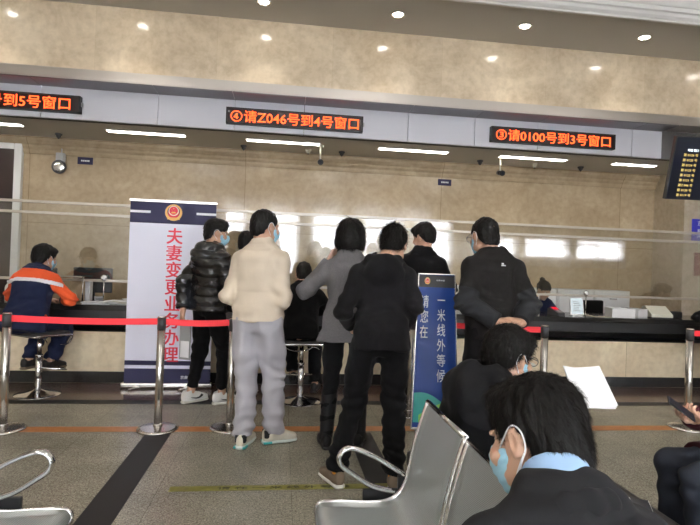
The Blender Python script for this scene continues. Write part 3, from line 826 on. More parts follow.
# ------------------------------------------------------------------ counter
ct = tag(empty('service_counter', (0, 6.0, 0)), 'long service counter with black granite top and cream marble front panel', 'counter')
CL, CR = XL+.03, 5.95
lp = lambda a, b, c, d, e, f, bev=0.: MB().box(a, b, c-6.0, d-6.0, e, f, bev)
lp(CL, CR, 5.90, 6.62, .79, .85, .006).build('worktop', M_['granite'], ct)
lp(CL, CR, 5.96, 6.03, .67, .788, .003).build('apron', M_['black'], ct)
lp(CL, CR, 6.0, 6.03, .125, .555, .004).build('front_panel', M_['marble_panel'], ct)
lp(CL, CR, 6.02, 6.10, 0, .123).build('kickboard', M_['granite'], ct)
lp(CL, CR, 6.42, 6.45, 0, .79).build('back_panel', M_['granite'], ct)
lp(CL, CR, 6.03, 6.36, .52, .548).build('ledge', M_['black'], ct)
# glass screen with rails
gs = tag(empty('glass_screen', (0, 6.30, .85)), 'long clear glass screen with slim metal rails standing over the counter', 'screen')
MB().box(CL, XR, -.006, .006, .25, 1.09).build('glass_pane', M_['glass'], gs)
for z0, z1 in ((.965, .995), (1.085, 1.115), (.225, .255)):
    MB().box(CL, XR, -.018, .018, z0, z1, .004).build('rail', M_['bronze'], gs)
for x in (-4.6, -1.28, 1.05, 3.2, 5.5):
    MB().box(x-.010, x+.010, -.012, .012, 0, .225, .002).build('rail_post', M_['steel'], gs)
# staff desk behind the counter
sd = tag(empty('staff_desk', (0, 6.75, 0)), 'low white staff desk running behind the glass screen', 'desk')
MB().box(CL, 5.40, -.09, .22, .70, .735, .004).build('desktop', M_['grey'], sd)
MB().box(CL, 5.40, -.09, -.07, .0, .70).build('modesty_panel', M_['white'], sd)
# low cabinets against the back wall
for k in range(6):
    x0 = 1.75+k*.60
    t = tag(empty('filing_cabinet', (x0+.29, 7.78, 0)), 'low pale cabinet in the row against the back wall', 'cabinet', 'pale cabinets along the back wall')
    MB().box(-.29, .29, -.2, .2, .0, 1.12, .004).build('body', M_['white'], t)
    for z in (.05, .40, .75):
        d = MB().box(-.27, .27, -.215, -.2, z, z+.33, .004).build('drawer', M_['white'], t)
        MB().box(-.06, .06, -.235, -.215, z+.24, z+.255, .002).build('handle', M_['steel'], d)

# ------------------------------------------------------------------ pull-up banner
t = tag(empty('roll_up_banner', (-1.165, 5.8, 0)), 'tall white roll-up banner with red vertical characters and navy bands', 'banner')
W2 = .44
MB().box(-W2, W2, -.006, .0, .085, 1.965).build('banner_sheet', M_['white_print'], t)
for z0, z1 in ((1.735, 1.965), (.240, .288), (.060, .205)): b = MB().box(-W2, W2, -.0075, -.0055, z0, z1).build('navy_band', M_['navy_print'], t)
for x0, x1 in ((-W2, -.235), (.235, W2)): MB().box(x0, x1, -.0085, -.0070, 1.84, 1.865).build('white_stripe', M_['white_ink'], t)
obj('lettering', text_mesh('夫\n妻\n变\n更\n业\n务\n办\n理', w=.158, h=1.41, depth=.002, bold=0, thick=.0035, line=1.0, M=Matrix.Translation((.020, -.0075, .985)) @ Matrix.Rotation(R(90), 4, 'X')), M_['red_print'], t)
obj('small_lettering', text_mesh('京南', w=.075, depth=.002, bold=.012, M=Matrix.Translation((.17, -.0085, .115)) @ Matrix.Rotation(R(90), 4, 'X')), M_['white_ink'], t)
MB().box(-W2-.025, W2+.025, -.055, .035, .006, .062, .018).build('base_housing', M_['steel'], t)
MB().box(-W2-.01, W2+.01, -.014, .012, 1.955, 1.985, .005).build('top_rail', M_['steel'], t)
MB().cyl((0, .02, .05), (0, .02, 1.96), .008).build('support_pole', M_['steel'], t)
for x in (-.25, .25): MB().box(x-.02, x+.02, -.17, .12, 0, .02, .004, M=Matrix.Translation((x, 0, 0)) @ Matrix.Rotation(R(-35), 4, 'Z') @ Matrix.Translation((-x, 0, 0))).build('foot', M_['steel'], t)
def emblem(parent, x, y, z, s, PM=Matrix.Identity(4)):
    """round police style badge: gold wreath, red shield and disc"""
    T_ = PM @ Matrix.Translation((x, y, z)) @ Matrix.Rotation(R(90), 4, 'X')
    def disc(r, h0, h1, sx=1, sy=1, oy=0, n=40): 
        m = MB(); m.lathe([(r, h0), (r, h1)], n=n); 
        for v in m.bm.verts: v.co.x *= sx; v.co.y = v.co.y*sy+oy
        return m
    e = disc(.5*s, 0, .0012).build('emblem', M_['gold_print'], parent, M=T_)
    disc(.405*s, .001, .0018, .9, .92, .035*s).build('dark_shield', M_['navy_print'], e, M=T_)
    m = disc(.34*s, .0016, .0024, .93, 1., -.01*s); m.build('red_shield', M_['red_print'], e, M=T_)
    disc(.30*s, .0022, .003, 1, 1, .10*s).build('pale_ring', M_['cream_print'], e, M=T_)
    disc(.25*s, .0028, .0036, 1, 1, .11*s).build('red_disc', M_['red_print'], e, M=T_)
    m = MB(); m.box(-.15*s, .15*s, -.045*s, .0, .0034, .0042); m.box(-.36*s, .36*s, -.42*s, -.30*s, .002, .003); m.box(-.10*s, .10*s, 0, .045*s, .0034, .0042)
    m.build('gold_gate', M_['gold_print'], e, M=T_)
    m = MB()
    for (cx, cy, r) in ((0, .24, .055), (-.12, .17, .022), (.12, .17, .022), (-.07, .11, .02), (.07, .11, .02)):
        vs = []
        for k in range(10):
            a = math.pi/2+k*math.pi/5; rr = r*s*(1 if k % 2 == 0 else .42); vs.append(m.bm.verts.new((cx*s+rr*math.cos(a), cy*s+rr*math.sin(a), .0042)))
        m.bm.faces.new(vs)
    m.build('star', M_['gold_print'], e, M=T_)
emblem(t, 0, -.0085, 1.855, .175)

# ------------------------------------------------------------------ blue standing sign
t = tag(empty('standing_sign', (1.305, 4.30, 0), R(-9)), 'tall blue standing sign with white vertical characters and a green foot', 'sign')
A_ = Matrix.Rotation(R(-9), 4, 'X') @ Matrix.Translation((0, 0, .016))
hw = .190
MB().box(-hw, hw, -.008, .008, .02, 1.31, .003).build('board', M_['blue_print'], t, M=A_)
MB().box(-hw, hw, -.0095, -.0078, 1.20, 1.305).build('dark_header', M_['black'], t, M=A_)
m = MB().sweep([(-hw+.004, .06)]+[(-hw+.004+(2*hw-.008)*k/16, .30-.10*(k/16)+.03*math.sin(k/16*5)) for k in range(17)]+[(hw-.004, .06)], -.0095, -.0078); m.build('teal_wave', M_['teal_print'], t, M=A_)
m = MB().sweep([(-hw+.05, .06)]+[(-hw+.05+(2*hw-.054)*k/16, .12+.12*math.sin(k/16*1.7)) for k in range(17)]+[(hw-.004, .06)], -.0105, -.0094); m.build('green_hill', M_['green_print'], t, M=A_)
e = MB()
for a in ((-hw-.012, -hw, .0, 1.32), (hw, hw+.012, .0, 1.32)): e.box(a[0], a[1], -.014, .014, a[2], a[3], .003)
e.box(-hw, hw, -.014, .014, 1.308, 1.32, .003); e.box(-hw, hw, -.014, .014, .0, .02, .003)
e.build('edge_frame', M_['steel'], t, M=A_)
tx = lambda s, w, h, x, z, b=.004: obj('lettering', text_mesh(s, w=w, h=h, depth=.002, bold=b, line=1.12, M=A_ @ Matrix.Translation((x, -.0095, z)) @ Matrix.Rotation(R(90), 4, 'X')), M_['white_ink'], t)
tx('一\n米\n线\n外\n等\n候', .080, .70, .050, .745); tx('请\n您\n在', .080, .37, -.120, .945)
tx('京南分局', .09, .013, .04, 1.262)
EM_ = A_; emblem(t, -.10, -.0105, 1.255, .06, A_)
MB().box(-.17, .17, -.11, .28, 0, .015, .004).build('base_plate', M_['steel'], t)
MB().tube([(0, .02, .012), (0, .26, .012), (0, .27, .04), (0, .185, .95)], .008).build('back_strut', M_['steel'], t)

def taper(o):
    for ch in o.children:
        if ch.type == 'MESH' and ch.name.split('.')[0] not in ('base_plate', 'back_strut'):
            for v in ch.data.vertices: v.co.x *= 1-.20*v.co.z/1.3
            taper(ch)
taper(t)
# ------------------------------------------------------------------ stanchions and belts
def stanchion(x, y, lab, name='belt_post'):
    t = tag(empty('stanchion', (x, y, 0)), lab, 'barrier post', 'stainless queue posts')
    MB().lathe([(.001, .032), (.03, .032), (.06, .028), (.13, .018), (.155, .014), (.160, .008), (.160, 0), (.001, 0)], n=44).build('base', M_['steel'], t)
    MB().cyl((0, 0, .02), (0, 0, .80), .031, n=28).cyl((0, 0, .028), (0, 0, .05), .038, .034, n=28).build('pole', M_['steel'], t)
    MB().cyl((0, 0, .80), (0, 0, .895), .033, n=28).build('head', M_['darkgrey'], t)
    MB().cyl((0, 0, .893), (0, 0, .905), .034, .030, n=28).build('cap', M_['steel'], t)
    return t
ps = [(-2.10, 4.40, 'stainless queue post at the left edge, in front of the seated worker'), (-.945, 4.40, 'stainless queue post in front of the white banner'), (-.385, 4.43, 'stainless queue post beside the man in cream and grey'),
      (1.22, 4.82, 'stainless queue post hidden behind the man in the black hoodie'), (2.30, 4.40, 'stainless queue post right of the bulky man in black'), (3.70, 4.40, 'stainless queue post at the right edge behind the raised phone')]
for p in ps: stanchion(*p)
def belt(a, b, lab):
    a, b = V(a), V(b); d = b-a; L_ = np.linalg.norm(d); n = 14; m = MB(); th = .0015
    nn = np.array([-d[1], d[0]])/L_*th
    fr, bk = [], []
    for k in range(n+1):
        s = k/n; p = a+d*s; z = .862-.010*math.sin(math.pi*s)
        fr.append([m.bm.verts.new((p[0]-nn[0], p[1]-nn[1], z-.025)), m.bm.verts.new((p[0]-nn[0], p[1]-nn[1], z+.025))])
        bk.append([m.bm.verts.new((p[0]+nn[0], p[1]+nn[1], z-.025)), m.bm.verts.new((p[0]+nn[0], p[1]+nn[1], z+.025))])
    for k in range(n):
        for q in (fr, bk): m.bm.faces.new((q[k][0], q[k+1][0], q[k+1][1], q[k][1]))
        for j in (0, 1): m.bm.faces.new((fr[k][j], fr[k+1][j], bk[k+1][j], bk[k][j]))
    tag(obj('barrier_belt', m.mesh(), M_['red_belt']), lab, 'barrier belt', 'red retractable belts')
belt((-2.067, 4.4), (-.978, 4.4), 'red belt stretched between the left edge post and the banner post')
belt((-.912, 4.4), (-.418, 4.43), 'short red belt from the banner post to the post by the cream sweater')
belt((1.254, 4.81), (2.266, 4.41), 'red belt ending at the post right of the bulky man')
belt((3.735, 4.4), (5.2, 4.4), 'red belt leaving the right edge post out of view')
belt((-3.4, 4.4), (-2.134, 4.4), 'red belt leaving the left edge post out of view')
# floor tapes
tag(MB().box(XL+.2, XR-.4, 4.335, 4.465, .0012, .0022).build('floor_tape', M_['orange_tape']), 'long orange tape line stuck across the floor below the posts', 'tape')
t = tag(empty('floor_tape', (0, 3.255, .0022)), 'worn yellow-green tape with faint dark characters on the floor', 'tape')
MB().box(-.62, 1.2, -.035, .035, -.0008, .0, ).build('strip', M_['yellow_tape'], t)
obj('lettering', text_mesh('请 在 一 米 线 外 等 候', w=.80, h=.04, depth=.0006, bold=.01, M=Matrix.Translation((.06, 0, .0003))), M_['tape_ink'], t)

# ------------------------------------------------------------------ stools
def stool(x, y, z, rz, lab, back=True):
    t = tag(empty('bar_stool', (x, y, 0), rz), lab, 'stool', 'chrome swivel stools at the counter')
    MB().lathe([(.001, .055), (.03, .052), (.05, .040), (.10, .022), (.17, .012), (.205, .006), (.21, 0), (.001, 0)], n=44).build('base', M_['chrome'], t)
    MB().cyl((0, 0, .04), (0, 0, z*.62), .030, n=24).cyl((0, 0, z*.60), (0, 0, z-.05), .021, n=24).cyl((0, 0, z*.60), (0, 0, z*.63), .034, n=24).build('column', M_['chrome'], t)
    MB().box(-.20, .20, -.18, .19, z-.045, z, .02).build('seat', M_['leather'], t)
    MB().tube([(-.20, -.16, z-.03), (-.205, .15, z-.035), (-.19, .21, z-.05), (-.12, .22, z-.13), (0, .225, z-.16), (.12, .22, z-.13), (.19, .21, z-.05), (.205, .15, z-.035), (.20, -.16, z-.03)], .010).tube([(-.20, -.16, z-.03), (-.17, -.185, z-.03), (.17, -.185, z-.03), (.20, -.16, z-.03)], .010).build('seat_frame', M_['chrome'], t)
    MB().tube([(-.02, .02, z*.42), (-.12, .10, z*.40), (-.13, .20, z*.37), (0, .235, z*.36), (.13, .20, z*.37), (.12, .10, z*.40), (.02, .02, z*.42)], .009).build('footrest', M_['chrome'], t)
    MB().tube([(.03, 0, z-.06), (.14, -.03, z-.08), (.17, -.035, z-.10)], .005).build('height_lever', M_['chrome'], t)
stool(-2.32, 5.50, .62, R(-35), 'chrome swivel stool under the worker in blue and orange')
stool(.215, 5.27, .62, R(5), 'chrome swivel stool under the seated man in black')

# ------------------------------------------------------------------ steel benches
M_['perf'] = mat('perforated_grey_steel', (.5, .55, .55), .30, metal=.45)
_n = M_['perf'].node_tree; _b = _n.nodes['Principled BSDF']; _tc = _n.nodes.new('ShaderNodeTexCoord'); _vo = _n.nodes.new('ShaderNodeTexVoronoi'); _vo.inputs['Scale'].default_value = 170; _vo.inputs['Randomness'].default_value = 0
_r = _n.nodes.new('ShaderNodeValToRGB'); _r.color_ramp.elements[0].position = .20; _r.color_ramp.elements[0].color = (.17, .18, .18, 1); _r.color_ramp.elements[1].position = .30; _r.color_ramp.elements[1].color = (.50, .55, .55, 1)
_mp = _n.nodes.new('ShaderNodeMapping'); _mp.inputs['Rotation'].default_value = (0, 0, R(45)); _n.links.new(_tc.outputs['UV'], _mp.inputs[0]); _n.links.new(_mp.outputs[0], _vo.inputs['Vector']); _n.links.new(_vo.outputs['Distance'], _r.inputs['Fac']); _n.links.new(_r.outputs[0], _b.inputs['Base Color'])
SEATP = [(0, .345), (.008, .372), (.03, .384), (.09, .385), (.22, .378), (.30, .384), (.345, .410), (.375, .455), (.392, .52), (.410, .62), (.440, .73), (.462, .80)]
def catmull(P, sub=5):
    Q = []; m = len(P)
    for i in range(m-1):
        a, b, c, d = [V(P[j]) for j in (max(i-1, 0), i, i+1, min(i+2, m-1))]
        for k in range(sub):
            t = k/sub; Q.append(tuple(.5*((2*b)+(c-a)*t+(2*a-5*b+4*c-d)*t*t+(3*b-a-3*c+d)*t**3)))
    Q.append(tuple(P[-1])); return Q
def seat_shell(w):
    """perforated sheet following the seat profile; far end rounded corners come with the frame"""
    P = catmull(SEATP, 4); m = MB(); uv = m.bm.loops.layers.uv.new('UVMap'); rows = []; s = 0; S = []
    for i, (x, z) in enumerate(P):
        if i: s += math.dist(P[i], P[i-1])
        S.append(s)
    for i, (x, z) in enumerate(P):
        e = min(S[i], S[-1]-S[i]); cr = .045
        ins = 0 if e > cr else cr-math.sqrt(max(0, cr*cr-(cr-e)**2))
        rows.append([m.bm.verts.new((x, y, z)) for y in np.linspace(-w/2+ins, w/2-ins, 8)])
    for i in range(len(rows)-1):
        for k in range(7):
            f = m.bm.faces.new((rows[i][k], rows[i+1][k], rows[i+1][k+1], rows[i][k+1])); f.smooth = True
            for l, (a, b) in zip(f.loops, ((S[i], k), (S[i+1], k), (S[i+1], k+1), (S[i], k+1))): l[uv].uv = (a, b/7*w)
    me = m.mesh(); return me
def seat_frame(w):
    P = catmull(SEATP, 3); m = MB()
    for sgn in (-1, 1): m.tube([(x, sgn*(w/2), z) for x, z in P], .0115, sub=1)
    x, z = SEATP[-1]; m.tube([(x, -w/2-.005, z), (x, w/2+.005, z)], .011, sub=1); x, z = SEATP[0]; m.tube([(x, -w/2, z), (x, w/2, z)], .009, sub=1)
    return m.mesh()
def bench(x, y, rz, n, lab, grp=None, arms=None):
    t = tag(empty('steel_bench', (x, y, 0), rz), lab, 'bench', grp)
    w, pitch = .465, .50
    for k in range(n):
        yy = -(k+.5)*pitch
        s = obj('seat_shell', seat_shell(w), M_['perf'], t); s.location = (0, yy, 0); md = s.modifiers.new('s', 'SOLIDIFY'); md.thickness = .004
        f = obj('seat_frame', seat_frame(w), M_['chrome'], t); f.location = (0, yy, 0)
    MB().box(.17, .25, -n*pitch, 0, .30, .345, .008).build('beam', M_['darkgrey'], t)
    for k in range(n+1):
        yy = -k*pitch
        if 0 < k < n: MB().box(.40, .425, yy-.012, yy+.012, .47, .78, .004, M=Matrix.Translation((.41, yy, .47)) @ Matrix.Rotation(R(10), 4, 'Y') @ Matrix.Translation((-.41, -yy, -.47))).build('joint_bracket', M_['black'], t)
        if k in (0, n):
            ye = yy+(.02 if k == 0 else -.02)
            MB().tube([(.405, ye, .462), (.27, ye, .545), (.175, ye, .588), (.125, ye, .592), (.095, ye, .560), (.105, ye, .522), (.15, ye, .487), (.24, ye, .432), (.345, ye, .405)], .011, n=10, flat=1.7, up=(0, 0, 1)).build('armrest', M_['chrome'], t)
            MB().box(.35, .43, ye-.012, ye+.012, .405, .475, .004).box(.20, .40, ye-.01, ye+.01, .33, .42, .004).build('arm_bracket', M_['black'], t)
    for yy in (-.25, -(n-.5)*pitch):
        MB().tube([(.0, yy, .02), (.05, yy, .035), (.18, yy, .10), (.205, yy, .30)], .018, n=10).tube([(.44, yy, .02), (.38, yy, .035), (.24, yy, .10), (.21, yy, .30)], .018, n=10).build('leg', M_['chrome'], t)
    return t
bench(.172, 2.21, 0, 3, 'perforated steel bench with chrome armrest, its backrests towards the men at right')
bench(-.775, .69, R(180), 3, 'perforated steel bench of which the front corner and chrome armrest show at bottom left')
MB_ = MB().box(-.03, .01, -.012, .05, 0, .002)
# padded bench on which the men sit
t = tag(empty('padded_bench', (1.20, 1.75, 0)), 'long black padded bench at right under the man with glasses', 'bench')
MB().box(-.53, .36, -.95, .95, .34, .42, .02).build('pad', M_['leather'], t)
MB().box(-.50, .34, -.93, .93, .30, .339, .004).build('pad_frame', M_['black'], t)
for sx in (-.42, .29):
    for sy in (-.8, .8): MB().cyl((sx, sy, 0), (sx, sy, .30), .02).build('leg', M_['chrome'], t)
t = tag(empty('smartphone', (1.49, 2.0, .4205), R(-28)), 'smartphone with pale edge lying face up on the black padded bench', 'phone')
MB().box(-.037, .037, -.078, .078, 0, .008, .003).build('case', M_['white'], t)
MB().box(-.034, .034, -.075, .075, .0078, .0088).build('screen', M_['screen'], t)

# ------------------------------------------------------------------ hanging display
t = tag(empty('hanging_display', (4.15, 5.02, 2.50), R(-4)), 'black hanging display screen with rows of yellow queue numbers, top right', 'screen')
TM = Matrix.Rotation(R(14), 4, 'X')
MB().box(-.20, .20, 0, .05, -.325, .325, .008).build('housing', M_['black'], t, M=TM)
MB().box(-.19, .19, -.004, .002, -.312, .312).build('screen', M_['screen'], t, M=TM)
obj('title_lettering', text_mesh('等候 窗口', w=.115, h=.026, depth=.002, bold=.015, M=TM @ Matrix.Translation((-.0, -.005, .185)) @ Matrix.Rotation(R(90), 4, 'X')), M_['tv_white'], t)
rows = ['第 0126 号', '第 0125 号', '第 0124 号', '第 0123 号', '第 0122 号', '第 0121 号', '第Z 046 号', '第 0120 号', '第 0119 号']
for k, s in enumerate(rows):
    obj('number_row', text_mesh(s, w=.155, h=.030, depth=.002, bold=.0, M=TM @ Matrix.Translation((-.015, -.005, .137-k*.0515)) @ Matrix.Rotation(R(90), 4, 'X')), M_['tv_yellow'], t)
MB().tube([(0, -.02, .27), (.15, .10, .36), (1.40, 1.38, .92)], .022).box(1.33, 1.47, 1.36, 1.44, .86, .99, .004).build('bracket_arm', M_['black'], t)

# posters on the far right wall
def poster(x0, x1, z0, z1, m, txt, lab, ink='white_ink'):
    t = tag(empty('wall_poster', ((x0+x1)/2, 7.33, (z0+z1)/2)), lab, 'poster')
    MB().box(-(x1-x0)/2, (x1-x0)/2, -.010, 0, -(z1-z0)/2, (z1-z0)/2, .001).build('panel', m, t)
    for s, w_, z in txt: obj('lettering', text_mesh(s, w=w_, depth=.002, bold=.015, M=Matrix.Translation((-(x1-x0)/2+.09+w_/2, -.011, z)) @ Matrix.Rotation(R(90), 4, 'X')), M_[ink], t)
poster(6.13, 6.63, 1.93, 2.26, mat('royal_blue_board', (.035, .035, .42), .4), (('东营', .16, .10), ('服务窗口', .20, -.01), ('户政', .10, -.10)), 'royal blue notice board with white characters at the right edge')
poster(6.19, 6.63, 1.40, 1.75, mat('maroon_board', (.16, .018, .022), .4), (('公告', .14, .03),), 'dark red notice board below the blue one at the right edge', 'cream_print')

# ------------------------------------------------------------------ people
M_['skin'] = mat('skin', (.53, .31, .21), .5, sss=.08, bump=(220, .08, .0006), var=(18, .07))
M_['skin_pale'] = mat('skin_pale', (.62, .38, .27), .5, sss=.08, bump=(220, .08, .0006), var=(18, .07))
M_['hair'] = mat('black_hair', (.008, .007, .0065), .55, spec=.22)
M_['mask'] = mat('blue_mask_fabric', (.36, .64, .80), .8)
M_['maskw'] = mat('white_mask_edge', (.80, .82, .84), .8)
M_['rubber'] = mat('white_rubber_sole', (.66, .64, .58), .6)
M_['eye'] = mat('eye_white', (.75, .73, .70), .2)
M_['iris'] = mat('dark_iris', (.02, .012, .008), .2)
def cloth(name, c, rough=.9, sheen=.04, b=(350, .25, .0015), var=(5, .12), **k): return mat(name, c, rough, sheen=sheen, bump=b, var=var, spec=.12, **k)
SHOES = {'sneaker': shoe_meshes('sneaker'), 'high': shoe_meshes('high')}
HAIRS = {}
def attach(o, J, M=None):
    o.matrix_parent_inverse = Matrix.Identity(4)
    o.matrix_local = Matrix(J['HM']) if M is None else M
    return o
def person(label, x, y, yaw, s, J, top, trou, shoes=None, hair='short', hn=1600, hvox=.004, hl=.018, hw=.0011, skin='skin', mask=False, bodyvox=.0055, glasses=False, group=None, fat=0., fem=False, z=0., hairargs=None):
    """top / trou: (name, mesh, materials)"""
    P = tag(empty('person', (x, y, z), R(yaw), s), label, 'person', group)
    body = obj('body', body_mesh(J, bodyvox, fat=fat, fem=fem), M_[skin], P)
    for nm, me, ms in [top, trou[:3]]+list(trou[3] if len(trou) > 3 else []):
        if me is not None: obj(nm, me, ms, P)
    hm = hair_mesh(hair, hvox, seed=int(x*100) & 63)
    a = dict(messy=.3); a.update(hairargs or {})
    if hn: add_strands(hm, hn, hl, hw, int(abs(y)*100), **a)
    hm.transform(Matrix(J['HM'])); obj('hair', hm, M_['hair'], P)
    for sg in (-1, 1):
        e = MB().ball((sg*.030, .0745, .013), .0095, 14).build('eye', M_['eye'], P, M=Matrix(J['HM']))
        MB().ball((sg*.030, .0822, .013), .0038, 10, sc_=(1, .7, 1)).build('iris', M_['iris'], e, M=Matrix(J['HM']))
    if shoes:
        kind, mu, ms_ = shoes[:3]
        for n in 'LR':
            a_ = J['an'+n]; pitch = J.get('pt'+n, 0)
            M = Matrix.Translation((a_[0], a_[1], a_[2]-.085)) @ Matrix.Rotation(R(J['ft'+n]), 4, 'Z') @ Matrix.Rotation(R(pitch), 4, 'X')
            u = SHOES[kind][0].copy(); u.transform(M); so = obj('shoe', u, mu, P)
            w = SHOES[kind][1].copy(); w.transform(M); obj('sole', w, ms_, so)
            if len(shoes) > 3: shoes[3](so, M)
    if mask:
        mk = mask_mesh(J); mo = obj('face_mask', mk, M_['mask'], P)
        HM = Matrix(J['HM'])
        for sg in (-1, 1):
            MB().tube([(sg*.056, .058, -.012), (sg*.075, .028, .004), (sg*.084, -.006, .026), (sg*.087, -.028, .012), (sg*.085, -.030, -.018), (sg*.074, -.008, -.040), (sg*.058, .038, -.080)], .0016 if mask == 1 else .0019, n=6).build('ear_loop', M_['maskw'], mo, M=HM)
    if glasses:
        HM = Matrix(J['HM']); m = MB()
        for sg in (-1, 1):
            m.tube([(sg*.034+.025*math.cos(a*math.pi/4), .112, .010+.019*math.sin(a*math.pi/4)) for a in range(8)], .0014, n=6, closed=True)
            m.tube([(sg*.060, .110, .016), (sg*.078, .07, .018), (sg*.083, .0, .022), (sg*.082, -.035, .004)], .0016, n=6)
        m.tube([(-.010, .112, .014), (0, .115, .018), (.010, .112, .014)], .0013, n=6)
        g = m.build('spectacles', M_['darkgrey'], P, M=HM)
        for sg in (-1, 1): MB().cyl((sg*.034, .1115, .010), (sg*.034, .1125, .010), .0235).build('lens', M_['eyeglass'], g, M=HM)
    return P
def mask_mesh(J):
    F = Field((-.10, -.03, -.14), (.10, .16, .04), .003)
    F.op(ell((0, .030, -.030), (.0675, .073, .082))).op(ell((0, .046, -.070), (.052, .052, .045)), 'u', .03)
    F.op(ell((0, .095, -.028), (.027, .030, .038)), 'u', .03)
    F.isect(lambda X, Y, Z: np.maximum(np.maximum(Z-.006+.15*np.abs(X), -.112-Z), (.030-.10*Z)-Y)+0*X)
    me = F.mesh('mask', disp=lambda p, n: .0009*np.sin(p[:, 2]*330)); me.transform(Matrix(J['HM'])); return me

C_ = {
 'navy': cloth('navy_work_cloth', (.014, .019, .050)), 'orange': cloth('orange_work_cloth', (.62, .085, .025)), 'refl': mat('reflective_white_band', (.72, .70, .74), .4),
 'black': cloth('black_cotton', (.008, .008, .009)), 'black2': cloth('black_knit', (.009, .0085, .0095)), 'blackt': cloth('black_trousers', (.007, .007, .008)), 'charcoal': cloth('charcoal_knit', (.017, .0155, .015)), 'sleeve': cloth('slate_sleeve', (.030, .031, .034)),
 'nylon': mat('glossy_black_nylon', (.008, .008, .009), .19, spec=.6, bump=(45, .6, .006)), 'cream': cloth('cream_fleece', (.62, .53, .42), b=(420, .5, .003)), 'greysweat': cloth('pale_grey_sweat_cloth', (.42, .41, .445), b=(300, .2, .001)),
 'wool': cloth('grey_melange_wool', (.150, .146, .150), var=(140, .35)), 'suit': cloth('dark_suit_cloth', (.019, .019, .021), b=(600, .3, .001)), 'shirt': cloth('pale_blue_shirt', (.36, .54, .80), .8, b=(500, .1, .0006)),
 'maroon': cloth('dark_maroon_coat', (.055, .012, .018)), 'denim': cloth('dark_denim', (.030, .034, .046)), 'whitec': cloth('off_white_cotton', (.50, .49, .47)), 'leather': mat('black_leather', (.010, .0095, .010), .42, spec=.25, bump=(150, .2, .001)),
 'tan': mat('taupe_suede', (.20, .150, .105), .9), 'wshoe': mat('white_leather', (.74, .73, .71), .5), 'cshoe': mat('cream_mesh', (.62, .58, .48), .7), 'bshoe': mat('black_shoe', (.014, .013, .014), .45), 'tealsole': mat('pale_sole', (.60, .66, .62), .5), 'sock': mat('orange_sock', (.75, .30, .02), .8), 'swoosh': mat('black_print', (.01, .01, .01), .5)}

# 1 seated worker in navy and orange at the left
J = pose(seat=.60, lean=20, sw=1.12, head=(-18, 12, 0), knL=(-.10, .40, .60), knR=(.13, .42, .60), anL=(-.10, .22, .30), anR=(.10, .26, .29),
         elL=(-.32, .22, .95), wrL=(-.12, .46, .89), elR=(.32, .22, .93), wrR=(.10, .46, .89), handL=dict(b=(0, 0, 1), d=(.6, .8, 0), th=1), handR=dict(b=(0, 0, 1), d=(-.6, .8, 0), th=-1))
def pw(c):
    q = (c-J['pel']) @ J['T']   # torso frame
    y, z, x = q[:, 1], q[:, 2], q[:, 0]
    r = np.zeros(len(c), int)
    r[(np.abs(x) > .205) & (z > .05)] = 1; r[(y > .12) & (z > .05) & (x > .12)] = 1
    r[(z > .385)] = 1
    r[(z > .350) & (z < .385) & (y < .02)] = 2
    r[(z > .49)] = 0
    return r
top = ('work_jacket', top_mesh(J, .040, .83, .01, (0.065, 0.057, 0.047), 'stand', vox=.006, disp=folds(J, .006, 2), paint=pw), [C_['navy'], C_['orange'], C_['refl']])
tr = ('trousers', trousers_mesh(J, (.100, .080, .066), vox=.007, disp=folds(J, .005, 4, ('kn',))), [C_['navy']])
J['ftL'] = -5; J['ftR'] = -14
person('seated person in navy and orange work jacket with white band, writing at the counter', -2.44, 5.44, -12, 1.0, J, top, tr, ('sneaker', C_['bshoe'], C_['tan']), 'full', mask=1)

# 2 puffer jacket man
J = pose(head=(-22, 12, 0), hoff=(-.03, 0, 0), lean=3, elL=(-.195, -.16, 1.12), wrL=(-.09, -.21, .89), elR=(.27, .04, 1.12), wrR=(.20, .22, .98), handL=dict(d=(.35, -.25, -.9), b=(-.2, -.9, .2), curl=.9, th=1),
         ftL=2, ftR=-14, anL=(-.10, -.10, .085), anR=(.12, .10, .085), knL=(-.10, -.01, .50), knR=(.11, .12, .50))
top = ('puffer_jacket', top_mesh(J, .044, .87, .0, (0.080, 0.068, 0.054), 'hood', vox=.0055, disp=puff(J, .014)), [C_['nylon']])
tr = ('trousers', trousers_mesh(J, (.095, .070, .052), hemz=.10, vox=.006, disp=folds(J, .005, 7, ('kn',), .007)), [C_['blackt']])
def swoosh(so, M):
    for sg in (-1, 1):
        pts = [(-.045, .062), (-.020, .047), (.005, .040), (.035, .040), (.070, .050), (.115, .070), (.070, .056), (.030, .050), (.010, .052), (-.008, .060), (-.018, .072), (-.030, .078)]
        pts = [(.10-y, z) for y, z in pts]
        m = MB(); a = []; b = []
        for y, z in pts:
            xx = np.interp(y, [-.06, .02, .09, .16], [.036, .041, .045, .040])*1.0
            a.append(m.bm.verts.new((sg*(xx+.003), y-.03, z))); b.append(m.bm.verts.new((sg*(xx-.01), y-.03, z)))
        n = len(a); m.bm.faces.new(a); m.bm.faces.new(b[::-1])
        for k in range(n): m.bm.faces.new((a[k], a[(k+1) % n], b[(k+1) % n], b[k]))
        m.build('swoosh_mark', C_['swoosh'], so, M=M)
pf = person('person in glossy black puffer jacket and white trainers, holding a folder behind the back', -.690, 5.20, -52, 1.02, J, top, tr, ('high', C_['wshoe'], M_['rubber'], swoosh), 'short', mask=1)

